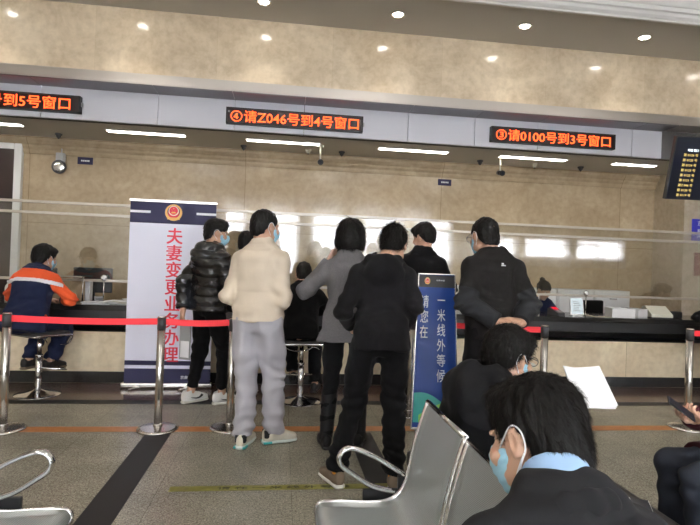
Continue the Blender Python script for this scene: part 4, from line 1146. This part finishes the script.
# 3 man half hidden behind the cream sweater
J = pose(head=(-10, 14, 0), lean=4, elL=(-.26, .02, 1.12), wrL=(-.17, .24, .95), elR=(.26, .02, 1.12), wrR=(.17, .24, .95))
top = ('jacket', top_mesh(J, .030, .87, .0, (0.069, 0.059, 0.049), 'stand', disp=folds(J, .006, 12)), [C_['black2']])
tr = ('trousers', trousers_mesh(J, (.100, .076, .066), disp=folds(J, .004, 7, ('kn',))), [C_['greysweat']])
person('person in black jacket and pale trousers mostly hidden behind the cream sweater', -.40, 5.56, -16, .97, J, top, tr, ('sneaker', C_['bshoe'], M_['rubber']), 'short', mask=1)

# 4 cream sweater
J = pose(head=(-30, 10, 0), lean=2, elL=(-.212, -.07, 1.09), wrL=(-.12, .17, 1.03), elR=(.200, -.03, 1.08), wrR=(.10, .21, 1.02), ftL=6, ftR=-48, anL=(-.07, -.03, .085), anR=(.10, .12, .085), knL=(-.085, .01, .50), knR=(.10, .08, .50),
         handL=dict(d=(.8, .6, .1), b=(-.3, .4, .8), th=1), handR=dict(d=(-.8, .6, .1), b=(.3, .4, .8), th=-1))
top = ('fleece_sweater', top_mesh(J, .030, .915, -.004, (0.066, 0.056, 0.045), 'high', vox=.0055, disp=folds(J, .0055, 21, jamp=.006)), [C_['cream']])
tr = ('sweatpants', trousers_mesh(J, (.106, .082, .070), hemz=.03, vox=.006, disp=folds(J, .0055, 17, ('kn',), .009)), [C_['greysweat']])
def airsole(so, M):
    m = MB(); m.box(-.0445, .0445, -.083, -.02, .008, .022, .004); m.build('teal_heel', mat('teal_heel', (.05, .42, .42), .3), so, M=M)
    m = MB(); m.box(-.040, .040, -.078, .01, .045, .105, .014); m.build('heel_counter', C_['sleeve'], so, M=M)
person('person in cream high-neck sweater and pale grey sweatpants with white trainers', -.165, 3.99, -22, 1.02, J, top, tr, ('sneaker', C_['cshoe'], C_['tealsole'], airsole), 'buzz', hn=900, hl=.005, hw=.0008, mask=1)

# 5 seated man in black on the second stool
J = pose(seat=.60, lean=14, head=(0, 18, 0), sw=.98, knL=(-.13, .38, .60), knR=(.14, .38, .60), anL=(-.08, .22, .26), anR=(.16, .26, .14), elL=(-.29, .20, .98), wrL=(-.10, .42, .90), elR=(.29, .20, .98), wrR=(.10, .42, .90),
         handL=dict(b=(0, 0, 1), d=(.6, .8, 0), th=1), handR=dict(b=(0, 0, 1), d=(-.6, .8, 0), th=-1))
top = ('jacket', top_mesh(J, .032, .88, .005, (0.069, 0.059, 0.049), 'stand', disp=folds(J, .006, 32)), [C_['black']])
tr = ('trousers', trousers_mesh(J, (.100, .078, .062), disp=folds(J, .005, 4, ('kn',))), [C_['blackt']])
person('seated person in black on the chrome stool between cream sweater and grey coat', .20, 5.24, -5, .94, J, top, tr, ('sneaker', C_['bshoe'], C_['bshoe']), 'buzz', hn=600, hl=.006)

# 6 woman in grey coat
J = pose(head=(-2, 8, 0), lean=2, elL=(-.335, .02, 1.17), wrL=(-.165, .11, 1.40), elR=(.25, -.03, 1.12), wrR=(.20, .16, .98), sw=.93, handL=dict(d=(.35, .1, .9), b=(-.7, .4, .3), curl=.9, th=-1),
         ftL=14, ftR=-10, anL=(-.13, -.04, .085), anR=(.12, .02, .085), knL=(-.11, .0, .50), knR=(.11, .04, .50))
top = ('wool_coat', top_mesh(J, .030, .80, .050, (0.065, 0.059, 0.051), 'crew', vox=.006, disp=folds(J, .005, 41, jamp=.006), fem=True, fat=.0), [C_['wool']])
tr = ('trousers', trousers_mesh(J, (.090, .062, .046), disp=folds(J, .003, 7, ('kn',), .004)), [C_['blackt']])
F = Field((-.25, -.2, -.01), (.25, .25, .46), .006)
for n in 'LR': a_ = J['an'+n]; F.op(cap(a_+V((0, 0, -.02)), J['kn'+n]*.88+a_*.12+V((0, 0, -.01)), .050, .064), 'u')
F.isect(lambda X, Y, Z: np.maximum(Z-.42, .06-Z)+0*X+0*Y)
bt = F.mesh('boots', disp=lambda p, n: .003*(vnoise(p*[12, 12, 30], 3)-.5))
wm = person('person with short black bob in grey wool coat, hand raised to the face', .50, 3.99, -9, .99, J, top, tr+([('boots', bt, C_['leather'])],), ('sneaker', C_['leather'], C_['bshoe']), 'bob', hn=2500, hl=.05, hw=.0012, skin='skin_pale', fem=True, hairargs=dict(messy=.06, lift=.1))

# 7 black hoodie
J = pose(head=(-16, 30, 0), lean=7, sw=.97, hoff=(.075, .0, -.01), hs=1.1, elL=(-.265, -.06, 1.12), wrL=(-.20, .21, 1.0), elR=(.205, -.02, 1.17), wrR=(.17, .21, .99), ftL=26, ftR=-12, anL=(-.275, -.10, .085), anR=(.10, -.14, .085), knL=(-.165, .03, .50), knR=(.10, .0, .50), hiL=(-.10, 0, .93))
top = ('hoodie', top_mesh(J, .032, .86, -.005, (0.073, 0.061, 0.049), 'hood', vox=.005, disp=folds(J, .006, 51, jamp=.007)), [C_['black2']])
tr = ('trousers', trousers_mesh(J, (.102, .080, .062), hemz=.035, vox=.006, disp=folds(J, .006, 17, ('kn',), .011, 20)), [C_['blackt']])
def socks(so, M): MB().cyl((0, -.026, .06), (0, -.03, .110), .0345, .0345).build('sock', C_['sock'], so, M=M)
person('person in black hooded top and black trousers with taupe suede shoes, seen from behind', .645, 3.36, -5, .965, J, top, tr, ('sneaker', C_['tan'], M_['rubber'], socks), 'short', hn=3500, hvox=.0035, hl=.024, hairargs=dict(messy=.5, lift=.9))

# 8 black jacket at the counter behind the blue sign
J = pose(head=(55, 16, 0), lean=3, elL=(-.27, .02, 1.12), wrL=(-.17, .24, .95), elR=(.27, .02, 1.12), wrR=(.17, .24, .95))
top = ('jacket', top_mesh(J, .030, .87, .0, (0.071, 0.059, 0.049), 'stand', vox=.006, disp=folds(J, .007, 62)), [C_['black']])
tr = ('trousers', trousers_mesh(J, (.098, .076, .062), disp=folds(J, .004, 7, ('kn',))), [C_['blackt']])
person('person in plain black jacket behind the blue standing sign, face turned left', 1.385, 5.15, -12, 1.05, J, top, tr, ('sneaker', C_['bshoe'], M_['rubber']), 'full')

# 9 bulky man, hands behind back
J = pose(head=(14, 16, 0), lean=2, sw=.97, hs=1.13, hoff=(-.045, .01, -.01), elL=(-.238, -.09, 1.11), wrL=(-.07, -.235, 1.0), elR=(.238, -.10, 1.11), wrR=(.10, -.245, 1.0), handL=dict(d=(.95, -.1, .08), b=(0, -.5, .85), curl=.5, th=1), handR=dict(d=(-.95, -.15, .1), b=(0, -.6, .8), curl=.5, th=-1))
def p9(c):
    r = np.zeros(len(c), int)
    for n in 'LR':
        sh, el, wr = J['sh'+n], J['el'+n], J['wr'+n]
        for a, b, t0 in ((sh, el, .66), (el, wr, -.1)):
            ab = b-a; t = ((c-a) @ ab)/(ab @ ab); d = np.linalg.norm(c-a-np.clip(t, 0, 1)[:, None]*ab, axis=1)
            r[(t > t0) & (d < .085)] = 1
    return r
top = ('sweater', top_mesh(J, .028, .86, .0, (0.079, 0.069, 0.055), 'crew', vox=.005, disp=folds(J, .006, 72, jamp=.009, freq=22), fat=.03, paint=p9), [C_['charcoal'], C_['sleeve']])
tr = ('trousers', trousers_mesh(J, (.112, .086, .070), fat=.02, disp=folds(J, .005, 7, ('kn',))), [C_['blackt']])
m9 = person('bulky person in charcoal sweater standing with hands clasped behind the back', 1.53, 3.72, 2, 1.02, J, top, tr, ('sneaker', C_['bshoe'], C_['bshoe']), 'buzz', hn=900, hl=.006, mask=1, glasses=True, fat=.02)
cm = MB(); cm.box(-.016, .016, -.001, .001, .0, .006).box(-.012, .004, -.001, .001, .010, .022, .0); 
cm.build('chest_mark', M_['white_ink'], m9, M=Matrix.Translation((.0, -.163, 1.375)) @ Matrix.Rotation(R(-22), 4, 'X'))

# 10 clerk with a hair bun behind the glass
J = pose(seat=.46, lean=22, head=(20, 32, 0), sw=.9, elL=(-.26, .25, .80), wrL=(-.10, .42, .78), elR=(.26, .25, .80), wrR=(.10, .42, .78))
top = ('uniform_shirt', top_mesh(J, .016, .93, .0, (0.053, 0.047, 0.043), 'crew', disp=folds(J, .003, 82), fem=True), [C_['navy']])
tr = ('trousers', trousers_mesh(J, disp=folds(J, .003, 4, ('kn',))), [C_['blackt']])
person('seated clerk with black hair bun and dark uniform, head bowed behind the glass', 3.60, 7.20, 175, .97, J, top, tr, ('sneaker', C_['bshoe'], C_['bshoe']), 'bun', skin='skin_pale', fem=True)

# 11 man with glasses on the padded bench
J = pose(seat=.42, lean=16, head=(4, 16, 0), hoff=(0, .01, -.03), knL=(-.14, .42, .50), knR=(.16, .42, .50), anL=(-.14, .44, .085), anR=(.18, .40, .085), elL=(-.27, .26, .72), wrL=(-.10, .45, .80), elR=(.28, .24, .70), wrR=(.13, .47, .80),
         handL=dict(d=(.2, .9, .4), b=(-.7, -.2, -.6), curl=.8, th=-1), handR=dict(d=(-.2, .9, .4), b=(.7, -.2, -.6), curl=.8, th=1))
top = ('black_jacket', top_mesh(J, .048, .90, .01, (0.083, 0.075, 0.059), 'hood', vox=.0045, disp=folds(J, .008, 91, jamp=.009)), [C_['black']])
tr = ('trousers', trousers_mesh(J, (.104, .084, .064), disp=folds(J, .005, 4, ('kn',))), [C_['blackt']])
person('seated person with thin glasses and blue mask in a black jacket, reading papers', .74, 2.04, -76, .90, J, top, tr, ('sneaker', C_['bshoe'], M_['rubber']), 'full', hn=9000, hvox=.003, hl=.022, hw=.0006, mask=2, glasses=True, bodyvox=.004, hairargs=dict(messy=.4, lift=.6))
t = tag(empty('paper_sheets', (1.30, 2.08, .90), R(20)), 'white sheets held up beside the head of the person with glasses', 'paper')

# 12 foreground man in a suit
J = pose(seat=.385, lean=18, head=(23, 25, 9), hoff=(.03, .03, -.035), hs=1.14, knL=(-.14, .40, .46), knR=(.14, .40, .46), anL=(-.14, .42, .085), anR=(.14, .42, .085), elL=(-.27, .10, .62), wrL=(-.10, .30, .60), elR=(.27, .10, .62), wrR=(.10, .30, .60))
top = ('suit_jacket', top_mesh(J, .034, .93, .0, (0.077, 0.063, 0.051), 'crew', vox=.0045, disp=folds(J, .005, 101, jamp=.005)), [C_['suit']])
tr = ('trousers', trousers_mesh(J, (.100, .080, .064), disp=folds(J, .005, 4, ('kn',))), [C_['suit']])
nb = J['nb']; ax = nrmz(J['hd']+J['HR'] @ V((0, -.03, -.04))-nb)
F = Field(nb-.16, nb+.16, .003)
F.op(cut(cut(cap(nb-ax*.02, nb+ax*.085, .080, .074), nb+ax*.066, ax), nb-ax*.005, -ax)).op(cap(nb+ax*.03, nb+ax*.2, .0675, .066), 's', .003)
sm = F.mesh('collar', disp=lambda p, n: .0025*(vnoise(p*[25, 25, 40], 5)-.5))
F = Field(nb-.2, nb+.2, .004)
P_ = [J['T'] @ V(q) for q in ((.05, .12, -.11), (.088, .05, -.03), (.085, -.03, .0), (.045, -.080, .012), (0, -.092, .014), (-.045, -.080, .012), (-.085, -.03, .0), (-.088, .05, -.03), (-.05, .12, -.11))]
for a, b in zip(P_, P_[1:]): F.op(cap(nb+a, nb+b, .014, .014), 'u', .01); F.op(cap(nb+a*1.12+V((0, 0, -.02)), nb+b*1.12+V((0, 0, -.02)), .014), 'u', .03)
lm = F.mesh('lapel')
fg = person('seated person in dark suit with pale blue shirt collar and blue mask, nearest the camera', .585, .86, 8, .93, J, top, tr+([('shirt_collar', sm, C_['shirt']), ('jacket_collar', lm, C_['suit'])],), ('sneaker', C_['bshoe'], C_['bshoe']), 'short', hn=24000, hvox=.0028, hl=.017, hw=.00032, mask=2, bodyvox=.0036, skin='skin_pale', hairargs=dict(messy=.18, lift=.3))

mo_ = [o for o in fg.children if o.name.startswith('face_mask')][0]
MB().tube([(-.083, -.022, -.030), (-.080, .005, -.060), (-.073, .030, -.100), (-.069, .040, -.150), (-.070, .036, -.178)], .0017, n=6).tube([(-.083, -.022, -.030), (-.081, .000, -.062), (-.076, .022, -.104), (-.072, .034, -.150), (-.070, .036, -.178)], .0017, n=6).build('hanging_strap', M_['maskw'], mo_, M=Matrix(J['HM']))
# 13 person with phone at the right edge
J = pose(seat=.43, lean=10, head=(0, 30, 0), sw=.92, knL=(-.09, .44, .50), knR=(.11, .42, .49), anL=(-.10, .42, .085), anR=(.12, .40, .085), elL=(-.24, .16, .68), wrL=(-.10, .36, .76), elR=(.24, .16, .68), wrR=(.06, .37, .745),
         handL=dict(d=(.45, .85, .15), b=(-.4, .1, -.8), curl=.9, th=-1), handR=dict(d=(-.35, .9, .1), b=(.45, .1, -.8), curl=.9, th=1))
top = ('coat', top_mesh(J, .028, .88, .02, (0.063, 0.057, 0.049), 'crew', disp=folds(J, .005, 111), fem=True), [C_['maroon']])
F = Field((-.3, -.2, .40), (.3, .45, .75), .006)
for n, s_ in (('L', -1), ('R', 1)): F.op(cut(cap(J['hi'+n], J['kn'+n], .118, .100), J['kn'+n]*.72+J['hi'+n]*.28, (0, 1, 0)), 'u', .04)
sk = F.mesh('skirt', disp=folds(J, .004, 8, ('kn',)))
tr = ('jeans', trousers_mesh(J, (.098, .076, .058), disp=folds(J, .004, 4, ('kn',)), vox=.006), [C_['denim']])
p13 = person('seated person in maroon coat and dark jeans at the right edge, holding a phone', 2.27, 2.17, 88, .97, J, top, tr+([('coat_skirt', sk, C_['maroon'])],), ('sneaker', C_['bshoe'], C_['bshoe']), 'full', skin='skin_pale', bodyvox=.004, fem=True)

# 14 person in black at the far right of the counter
J = pose(seat=.58, lean=40, head=(-10, 20, 0), knL=(-.13, .40, .58), knR=(.14, .40, .58), anL=(-.1, .26, .26), anR=(.12, .26, .24), elL=(-.30, .22, .93), wrL=(-.10, .44, .895), elR=(.30, .22, .93), wrR=(.10, .44, .895),
         handL=dict(b=(0, 0, 1), d=(.6, .8, 0), th=1), handR=dict(b=(0, 0, 1), d=(-.6, .8, 0), th=-1))
top = ('jacket', top_mesh(J, .034, .88, .005, (0.071, 0.061, 0.049), 'stand', disp=folds(J, .006, 32)), [C_['black']])
tr = ('trousers', trousers_mesh(J, (.104, .080, .062), disp=folds(J, .005, 4, ('kn',))), [C_['blackt']])
person('person in black leaning on the counter at the far right edge', 5.02, 5.42, -42, .97, J, top, tr, ('sneaker', C_['bshoe'], C_['bshoe']), 'short')
stool(5.04, 5.43, .58, R(-42), 'chrome swivel stool under the person in black at the far right edge')
# ------------------------------------------------------------------ things on the counter and desk
def sheet(name, w, h, m, thick=.0015, bend=.0):
    b = MB(); n = 8; a = []; c = []
    for k in range(n+1):
        s = k/n; z = bend*math.sin(math.pi*s)
        a.append([b.bm.verts.new((-w/2+w*s, y, z)) for y in (-h/2, h/2)]); c.append([b.bm.verts.new((-w/2+w*s, y, z+thick)) for y in (-h/2, h/2)])
    for k in range(n):
        b.bm.faces.new((a[k][0], a[k+1][0], a[k+1][1], a[k][1])); b.bm.faces.new((c[k][0], c[k+1][0], c[k+1][1], c[k][1]))
        for j in (0, 1): b.bm.faces.new((a[k][j], a[k+1][j], c[k+1][j], c[k][j]))
    for k in (0, n): b.bm.faces.new((a[k][0], a[k][1], c[k][1], c[k][0]))
    return b
ZT_ = .851
# right side
t = tag(empty('card_terminal', (3.36, 6.16, ZT_), R(12)), 'small dark card terminal with lit red display on the right of the counter', 'terminal')
MB().sweep([(-.10, 0), (.10, 0), (.10, .075), (.06, .085), (-.09, .03)], -.05, .05, 'x').build('body', M_['darkgrey'], t)
MB().box(-.036, .036, -.035, .035, -.002, .002, M=Matrix.Translation((0, .025, .078)) @ Matrix.Rotation(R(20), 4, 'X')).build('display', M_['redlcd'], t)
for i in range(3):
    for j in range(3): MB().box(-.030+i*.022, -.014+i*.022, -.006, .006, 0, .004, .001, M=Matrix.Translation((0, -.075+j*.022, .040+j*.008)) @ Matrix.Rotation(R(20), 4, 'X')).build('key', M_['grey'], t)
t = tag(empty('display_stand', (3.60, 6.10, ZT_), R(0)), 'upright little white framed display with pale notice on the counter', 'display')
F_ = Matrix.Rotation(R(-10), 4, 'X')
MB().box(-.088, .088, -.008, .008, .006, .225, .004).build('frame', M_['white'], t, M=F_)
MB().box(-.076, .076, -.010, -.007, .02, .213).build('notice_panel', M_['lcd'], t, M=F_)
m = MB()
for k in range(6): m.box(-.05, .05-.012*(k % 3), -.0115, -.0095, .055+k*.022, .062+k*.022)
m.build('lettering', M_['grey'], t, M=F_)
MB().box(-.07, .07, -.01, .07, 0, .008, .002).build('foot', M_['white'], t)
t = tag(empty('paper_sheet', (3.86, 6.07, ZT_), R(4)), 'cream paper lying on the black counter under the keys', 'paper')
sheet('s', .22, .20, None).build('sheet', mat('cream_paper', (.62, .56, .42), .7), t)
t = tag(empty('key_bunch', (3.87, 6.07, ZT_+.002)), 'bunch of dark keys lying on the cream paper', 'keys')
MB().tube([(.02*math.cos(a*.785), .02*math.sin(a*.785), .005) for a in range(8)], .0022, closed=True).build('key_ring', M_['steel'], t)
for a in (10, 70, 160): MB().box(.018, .075, -.006, .006, .002, .006, .001).cyl((.02, 0, .002), (.02, 0, .007), .013).build('key', M_['darkgrey'], t, M=Matrix.Rotation(R(a), 4, 'Z'))
MB().box(-.075, -.02, -.018, .010, .001, .014, .005).build('key_fob', M_['black'], t)
def basket(x, y, rz, lab, w, d, h):
    t = tag(empty('document_tray', (x, y, ZT_), rz), lab, 'tray')
    b = MB(); th = .004
    for a in ((-w/2, w/2, -d/2, d/2, 0, th), (-w/2, w/2, -d/2, -d/2+th, 0, h), (-w/2, w/2, d/2-th, d/2, 0, h), (-w/2, -w/2+th, -d/2, d/2, 0, h), (w/2-th, w/2, -d/2, d/2, 0, h)): b.box(*a)
    b.build('tray_body', M_['white'], t)
    MB().tube([(-w/2, -d/2, h), (w/2, -d/2, h), (w/2, d/2, h), (-w/2, d/2, h)], .005, closed=True, sub=1).build('rim', M_['white'], t)
    for k in range(4): sheet('p', w*.9, d*.85, None, .002, .0).build('paper', M_['paper'], t, M=Matrix.Translation((0, 0, .01+k*.015)))
    return t
basket(4.13, 6.05, R(-12), 'white plastic tray with papers on the right of the counter', .27, .22, .11)
basket(4.40, 6.13, R(16), 'small pale tray between the white tray and the printer', .16, .20, .10)
t = tag(empty('label_printer', (4.68, 6.12, ZT_), R(-8)), 'cream-coloured sloped little printer at the right end of the counter', 'printer')
MB().sweep([(-.12, 0), (.12, 0), (.12, .13), (.05, .145), (-.12, .045)], -.13, .13, 'x').build('body', M_['cream_plastic'], t)
MB().box(-.10, .10, -.004, .004, -.002, .002, M=Matrix.Translation((0, .0, .108)) @ Matrix.Rotation(R(30), 4, 'X')).build('paper_slot', M_['black'], t)
MB().box(-.133, .133, -.123, .123, 0, .012, .003).build('base', M_['black'], t)
t = tag(empty('pen_box', (4.97, 6.18, ZT_)), 'small black box beside the cream printer', 'box')
MB().box(-.07, .07, -.05, .05, 0, .075, .008).build('body', M_['black'], t); MB().box(-.06, .06, -.04, .04, .075, .080, .002).build('lid', M_['darkgrey'], t)
t = tag(empty('ruler', (4.29, 6.05, ZT_+.112), R(-10)), 'thin dark strip lying across the white tray', 'ruler')
MB().box(-.13, .13, -.012, .012, .005, .009, .001).build('strip', M_['black'], t)
def intercom(x, lab):
    t = tag(empty('intercom', (x, 6.25, ZT_)), lab, 'intercom', 'round chrome counter intercoms')
    MB().box(-.03, .03, -.03, .03, 0, .012, .004).cyl((0, 0, .01), (0, 0, .25), .006).build('stand', M_['steel'], t)
    MB().ball((0, 0, .275), .036, 22, sc_=(1, .55, 1)).build('speaker_disc', M_['chrome'], t)
    MB().cyl((0, -.019, .275), (0, -.022, .275), .018).build('grille', M_['white'], t)
intercom(3.80, 'round chrome intercom disc at the glass, right of the bowed clerk')
intercom(-1.985, 'round chrome intercom disc at the glass, left of the white banner')
def office_chair(x, y, rz, lab):
    t = tag(empty('office_chair', (x, y, 0), rz), lab, 'chair')
    MB().box(-.24, .24, -.22, .24, .43, .50, .03).build('seat', C_['black'], t)
    MB().box(-.20, .20, .22, .27, .56, .98, .025).build('backrest', C_['black'], t)
    MB().box(-.03, .03, .24, .27, .40, .62, .01).cyl((0, 0, .10), (0, 0, .43), .028).build('column', M_['black'], t)
    for k in range(5):
        a = k*2*math.pi/5; MB().tube([(0, 0, .11), (.29*math.cos(a), .29*math.sin(a), .07)], .016, sub=1).ball((.29*math.cos(a), .29*math.sin(a), .034), .033, 10).build('caster_leg', M_['black'], t)
office_chair(4.62, 7.13, R(10), 'black office chair behind the white tray, right of the clerk')
office_chair(-1.78, 7.25, R(-15), 'dark office chair behind the counter beside the banner')
office_chair(3.60, 7.18, R(-5), 'black office chair under the bowed clerk')
# left side
def monitor(x, y, rz, z, w, h, lab, zt=.735):
    t = tag(empty('computer_monitor', (x, y, zt), rz), lab, 'monitor')
    MB().box(-w/2, w/2, -.02, .025, z, z+h, .008).build('housing', M_['black'], t)
    MB().box(-w/2+.012, w/2-.012, .024, .028, z+.015, z+h-.012).build('screen', M_['screen'], t)
    MB().box(-.03, .03, -.03, -.005, .01, z+.08, .004).build('neck', M_['black'], t); MB().box(-.12, .12, -.09, .09, 0, .012, .004).build('foot', M_['black'], t)
monitor(-2.26, 6.72, R(6), .19, .43, .30, 'black computer monitor seen from behind, left of the banner')
monitor(-2.86, 6.76, R(-20), .17, .40, .30, 'dark monitor partly behind the seated worker')
monitor(2.85, 6.80, R(8), .06, .44, .29, 'black monitor hidden behind the bulky standing person')
t = tag(empty('cardboard_box', (-2.30, 6.44, ZT_), R(8)), 'brown cardboard box with white side standing behind the glass', 'box')
MB().box(-.085, .06, -.07, .08, 0, .235, .002).build('carton', M_['card'], t); MB().box(.061, .115, -.07, .08, 0, .225, .002).build('white_folder', M_['paper'], t)
t = tag(empty('glass_shelf', (-2.48, 6.22, ZT_)), 'small glass shelf on a thin metal leg at the counter by the seated worker', 'shelf')
MB().box(-.32, .30, -.08, .02, .275, .285, .002).build('shelf_pane', M_['glass'], t)
for s_ in (-.31, .29): MB().cyl((s_, -.02, 0), (s_, -.02, .275), .007).build('leg', M_['steel'], t)
MB().box(-.32, .30, -.088, -.078, .272, .288, .002).build('metal_edge', M_['bronze'], t)
def stack(x, y, z, rz, n, w, d, cols, lab, nm='paper_stack'):
    t = tag(empty(nm, (x, y, z), R(rz)), lab, 'papers')
    for k in range(n):
        sheet('p', w*rnd.uniform(.9, 1.05), d*rnd.uniform(.9, 1.05), None, .006, .004*(k % 2)).build('sheet', cols[k % len(cols)], t, M=Matrix.Translation((rnd.uniform(-.02, .02), rnd.uniform(-.015, .015), k*.0065)) @ Matrix.Rotation(R(rnd.uniform(-16, 16)), 4, 'Z'))
stack(-2.0, 6.07, ZT_, 10, 3, .28, .21, [M_['paper'], M_['grey']], 'loose white papers on the counter beside the seated worker')
stack(-1.78, 6.15, ZT_, -12, 5, .26, .20, [M_['paper'], M_['cream_plastic']], 'pile of documents on the counter against the banner')
stack(-1.72, 6.50, ZT_, 20, 4, .26, .20, [M_['darkgrey'], M_['paper']], 'pile of dark folders and papers behind the glass left of the banner')
for x, y, lab in ((-2.72, 6.36, 'small clear bottle behind the glass left of the seated worker'), (-2.92, 6.12, 'second small bottle left of the seated worker, nearer the edge')):
    t = tag(empty('bottle', (x, y, ZT_)), lab, 'bottle')
    MB().lathe([(.001, 0), (.032, 0), (.034, .02), (.034, .14), (.028, .165), (.013, .185), (.013, .20), (.001, .20)], n=24).build('bottle_body', M_['cream_plastic'], t); MB().cyl((0, 0, .198), (0, 0, .22), .016).build('cap', M_['white'], t)
t = tag(empty('card_reader', (-2.12, 6.52, .851), R(20)), 'small grey card reader with dark slot behind the glass by the brown box', 'card reader')
MB().box(-.05, .05, -.06, .06, 0, .045, .008).build('body', M_['grey'], t); MB().box(-.035, .035, -.062, -.058, .015, .022).build('slot', M_['black'], t)
t = tag(empty('card_reader', (.62, 6.10, ZT_), R(8)), 'dark little reader with green light beside the seated person in black', 'card reader')
MB().box(-.07, .07, -.06, .06, 0, .20, .012).build('body', M_['darkgrey'], t); MB().cyl((.03, -.062, .17), (.03, -.058, .17), .012).build('green_light', emis('green_led', (.05, 1, .4), 1.5), t)

# phone in the hands at the right edge
t = tag(empty('mobile_phone', (1.735, 2.10, .80)), 'dark mobile phone held in two hands at the right edge', 'phone')
PM_ = Matrix.Rotation(R(-20), 4, 'Z') @ Matrix.Rotation(R(35), 4, 'Y') @ Matrix.Rotation(R(20), 4, 'X')
MB().box(-.064, .064, -.031, .031, -.004, .004, .003).build('case', M_['black'], t, M=PM_)
MB().box(-.060, .060, -.028, .028, .0038, .0046).build('screen', M_['screen'], t, M=PM_)
PAPER = ((1.356, 1.998, .964), (1.206, 1.886, .879), (1.142, 1.944, .988))
# held things
t = tag(empty('clear_folder', (-.86, 5.00, .64), R(-25)), 'pale translucent document folder held behind the back of the puffer jacket', 'folder')
MB().box(-.055, .055, -.006, .006, -.19, .17, .002).build('cover', mat('smoky_grey_plastic', (.30, .31, .31), .3), t)
MB().box(-.057, -.05, -.008, .008, -.19, .17, .001).build('spine', M_['grey'], t)
MB().box(-.045, .045, -.008, -.006, -.17, -.02).build('label_sheet', M_['paper'], t)

t = [o for o in COL.objects if o.name == 'paper_sheets'][0]
t.location = (0, 0, 0); t.rotation_euler = (0, 0, 0)
TR, BR, TL = [Vector(q) for q in PAPER]
t.location = (TR+BR)/2
ux = (TR-TL).normalized(); uz = ux.cross(BR-TR).normalized(); uy = uz.cross(ux)
A2 = Matrix((ux, uy, uz)).transposed().to_4x4()
for k in range(3):
    sheet('p', .195, .165, None, .0012, .008).build('sheet', M_['paper'], t, M=A2 @ Matrix.Translation((-.09, 0, -.004*k)) @ Matrix.Rotation(R(-3*k), 4, 'Z'))
# ------------------------------------------------------------------ light, camera
w = bpy.data.worlds.new('daylight'); sc.world = w; w.use_nodes = True
bg = w.node_tree.nodes['Background']; bg.inputs[0].default_value = (.93, .96, 1., 1); bg.inputs[1].default_value = 22.0
for (a, b), (WZ0, WZ1) in zip(WIN, WZ):
    l = bpy.data.lights.new('window_portal', 'AREA'); l.shape = 'RECTANGLE'; l.size = b-a; l.size_y = WZ1-WZ0; l.cycles.is_portal = True
    lo = bpy.data.objects.new('window_portal', l); COL.objects.link(lo); lo.location = ((a+b)/2, YR-.05, (WZ0+WZ1)/2); lo.rotation_euler = (R(90), 0, 0)
# staff side lamps come from the panel lights; hall ceiling lamps behind the camera
for x in (-3, 1.5, 6):
    for y in (-5, -2, 1.2):
        t = tag(empty('coffer_panel_lamp', (x, y, ZT+.1)), 'square lit panel lamp in the raised coffer behind the viewer', 'ceiling light', 'panel lamps in the coffer')
        MB().box(-.62, .62, -.62, .62, -.03, 0, .004).build('frame', M_['white'], t)
        MB().box(-.58, .58, -.58, .58, -.036, -.029).build('diffuser', M_['hall'], t)

cam = bpy.data.cameras.new('camera'); co = bpy.data.objects.new('camera', cam); COL.objects.link(co)
cam.sensor_width = 36; cam.lens = 530/700*36; cam.clip_start = .05
yaw, roll, pitch = R(7.2), R(2.1), math.atan(2.5/530)
fw = Vector((math.sin(yaw)*math.cos(pitch), math.cos(yaw)*math.cos(pitch), math.sin(pitch)))
q = fw.to_track_quat('-Z', 'Y').to_matrix()
m3 = q @ Matrix.Rotation(roll, 3, 'Z')
co.matrix_world = Matrix.Translation((0, 0, 1.37)) @ m3.to_4x4()
sc.camera = co
sc.view_settings.view_transform = 'Standard'; sc.view_settings.look = 'None'; sc.view_settings.gamma = 1; sc.view_settings.exposure = 1.62
sc.view_settings.use_curve_mapping = False
sc.cycles.use_denoising = True; sc.cycles.max_bounces = 10; sc.cycles.transparent_max_bounces = 16; sc.cycles.sample_clamp_indirect = 6; sc.cycles.caustics_reflective = False; sc.cycles.caustics_refractive = False
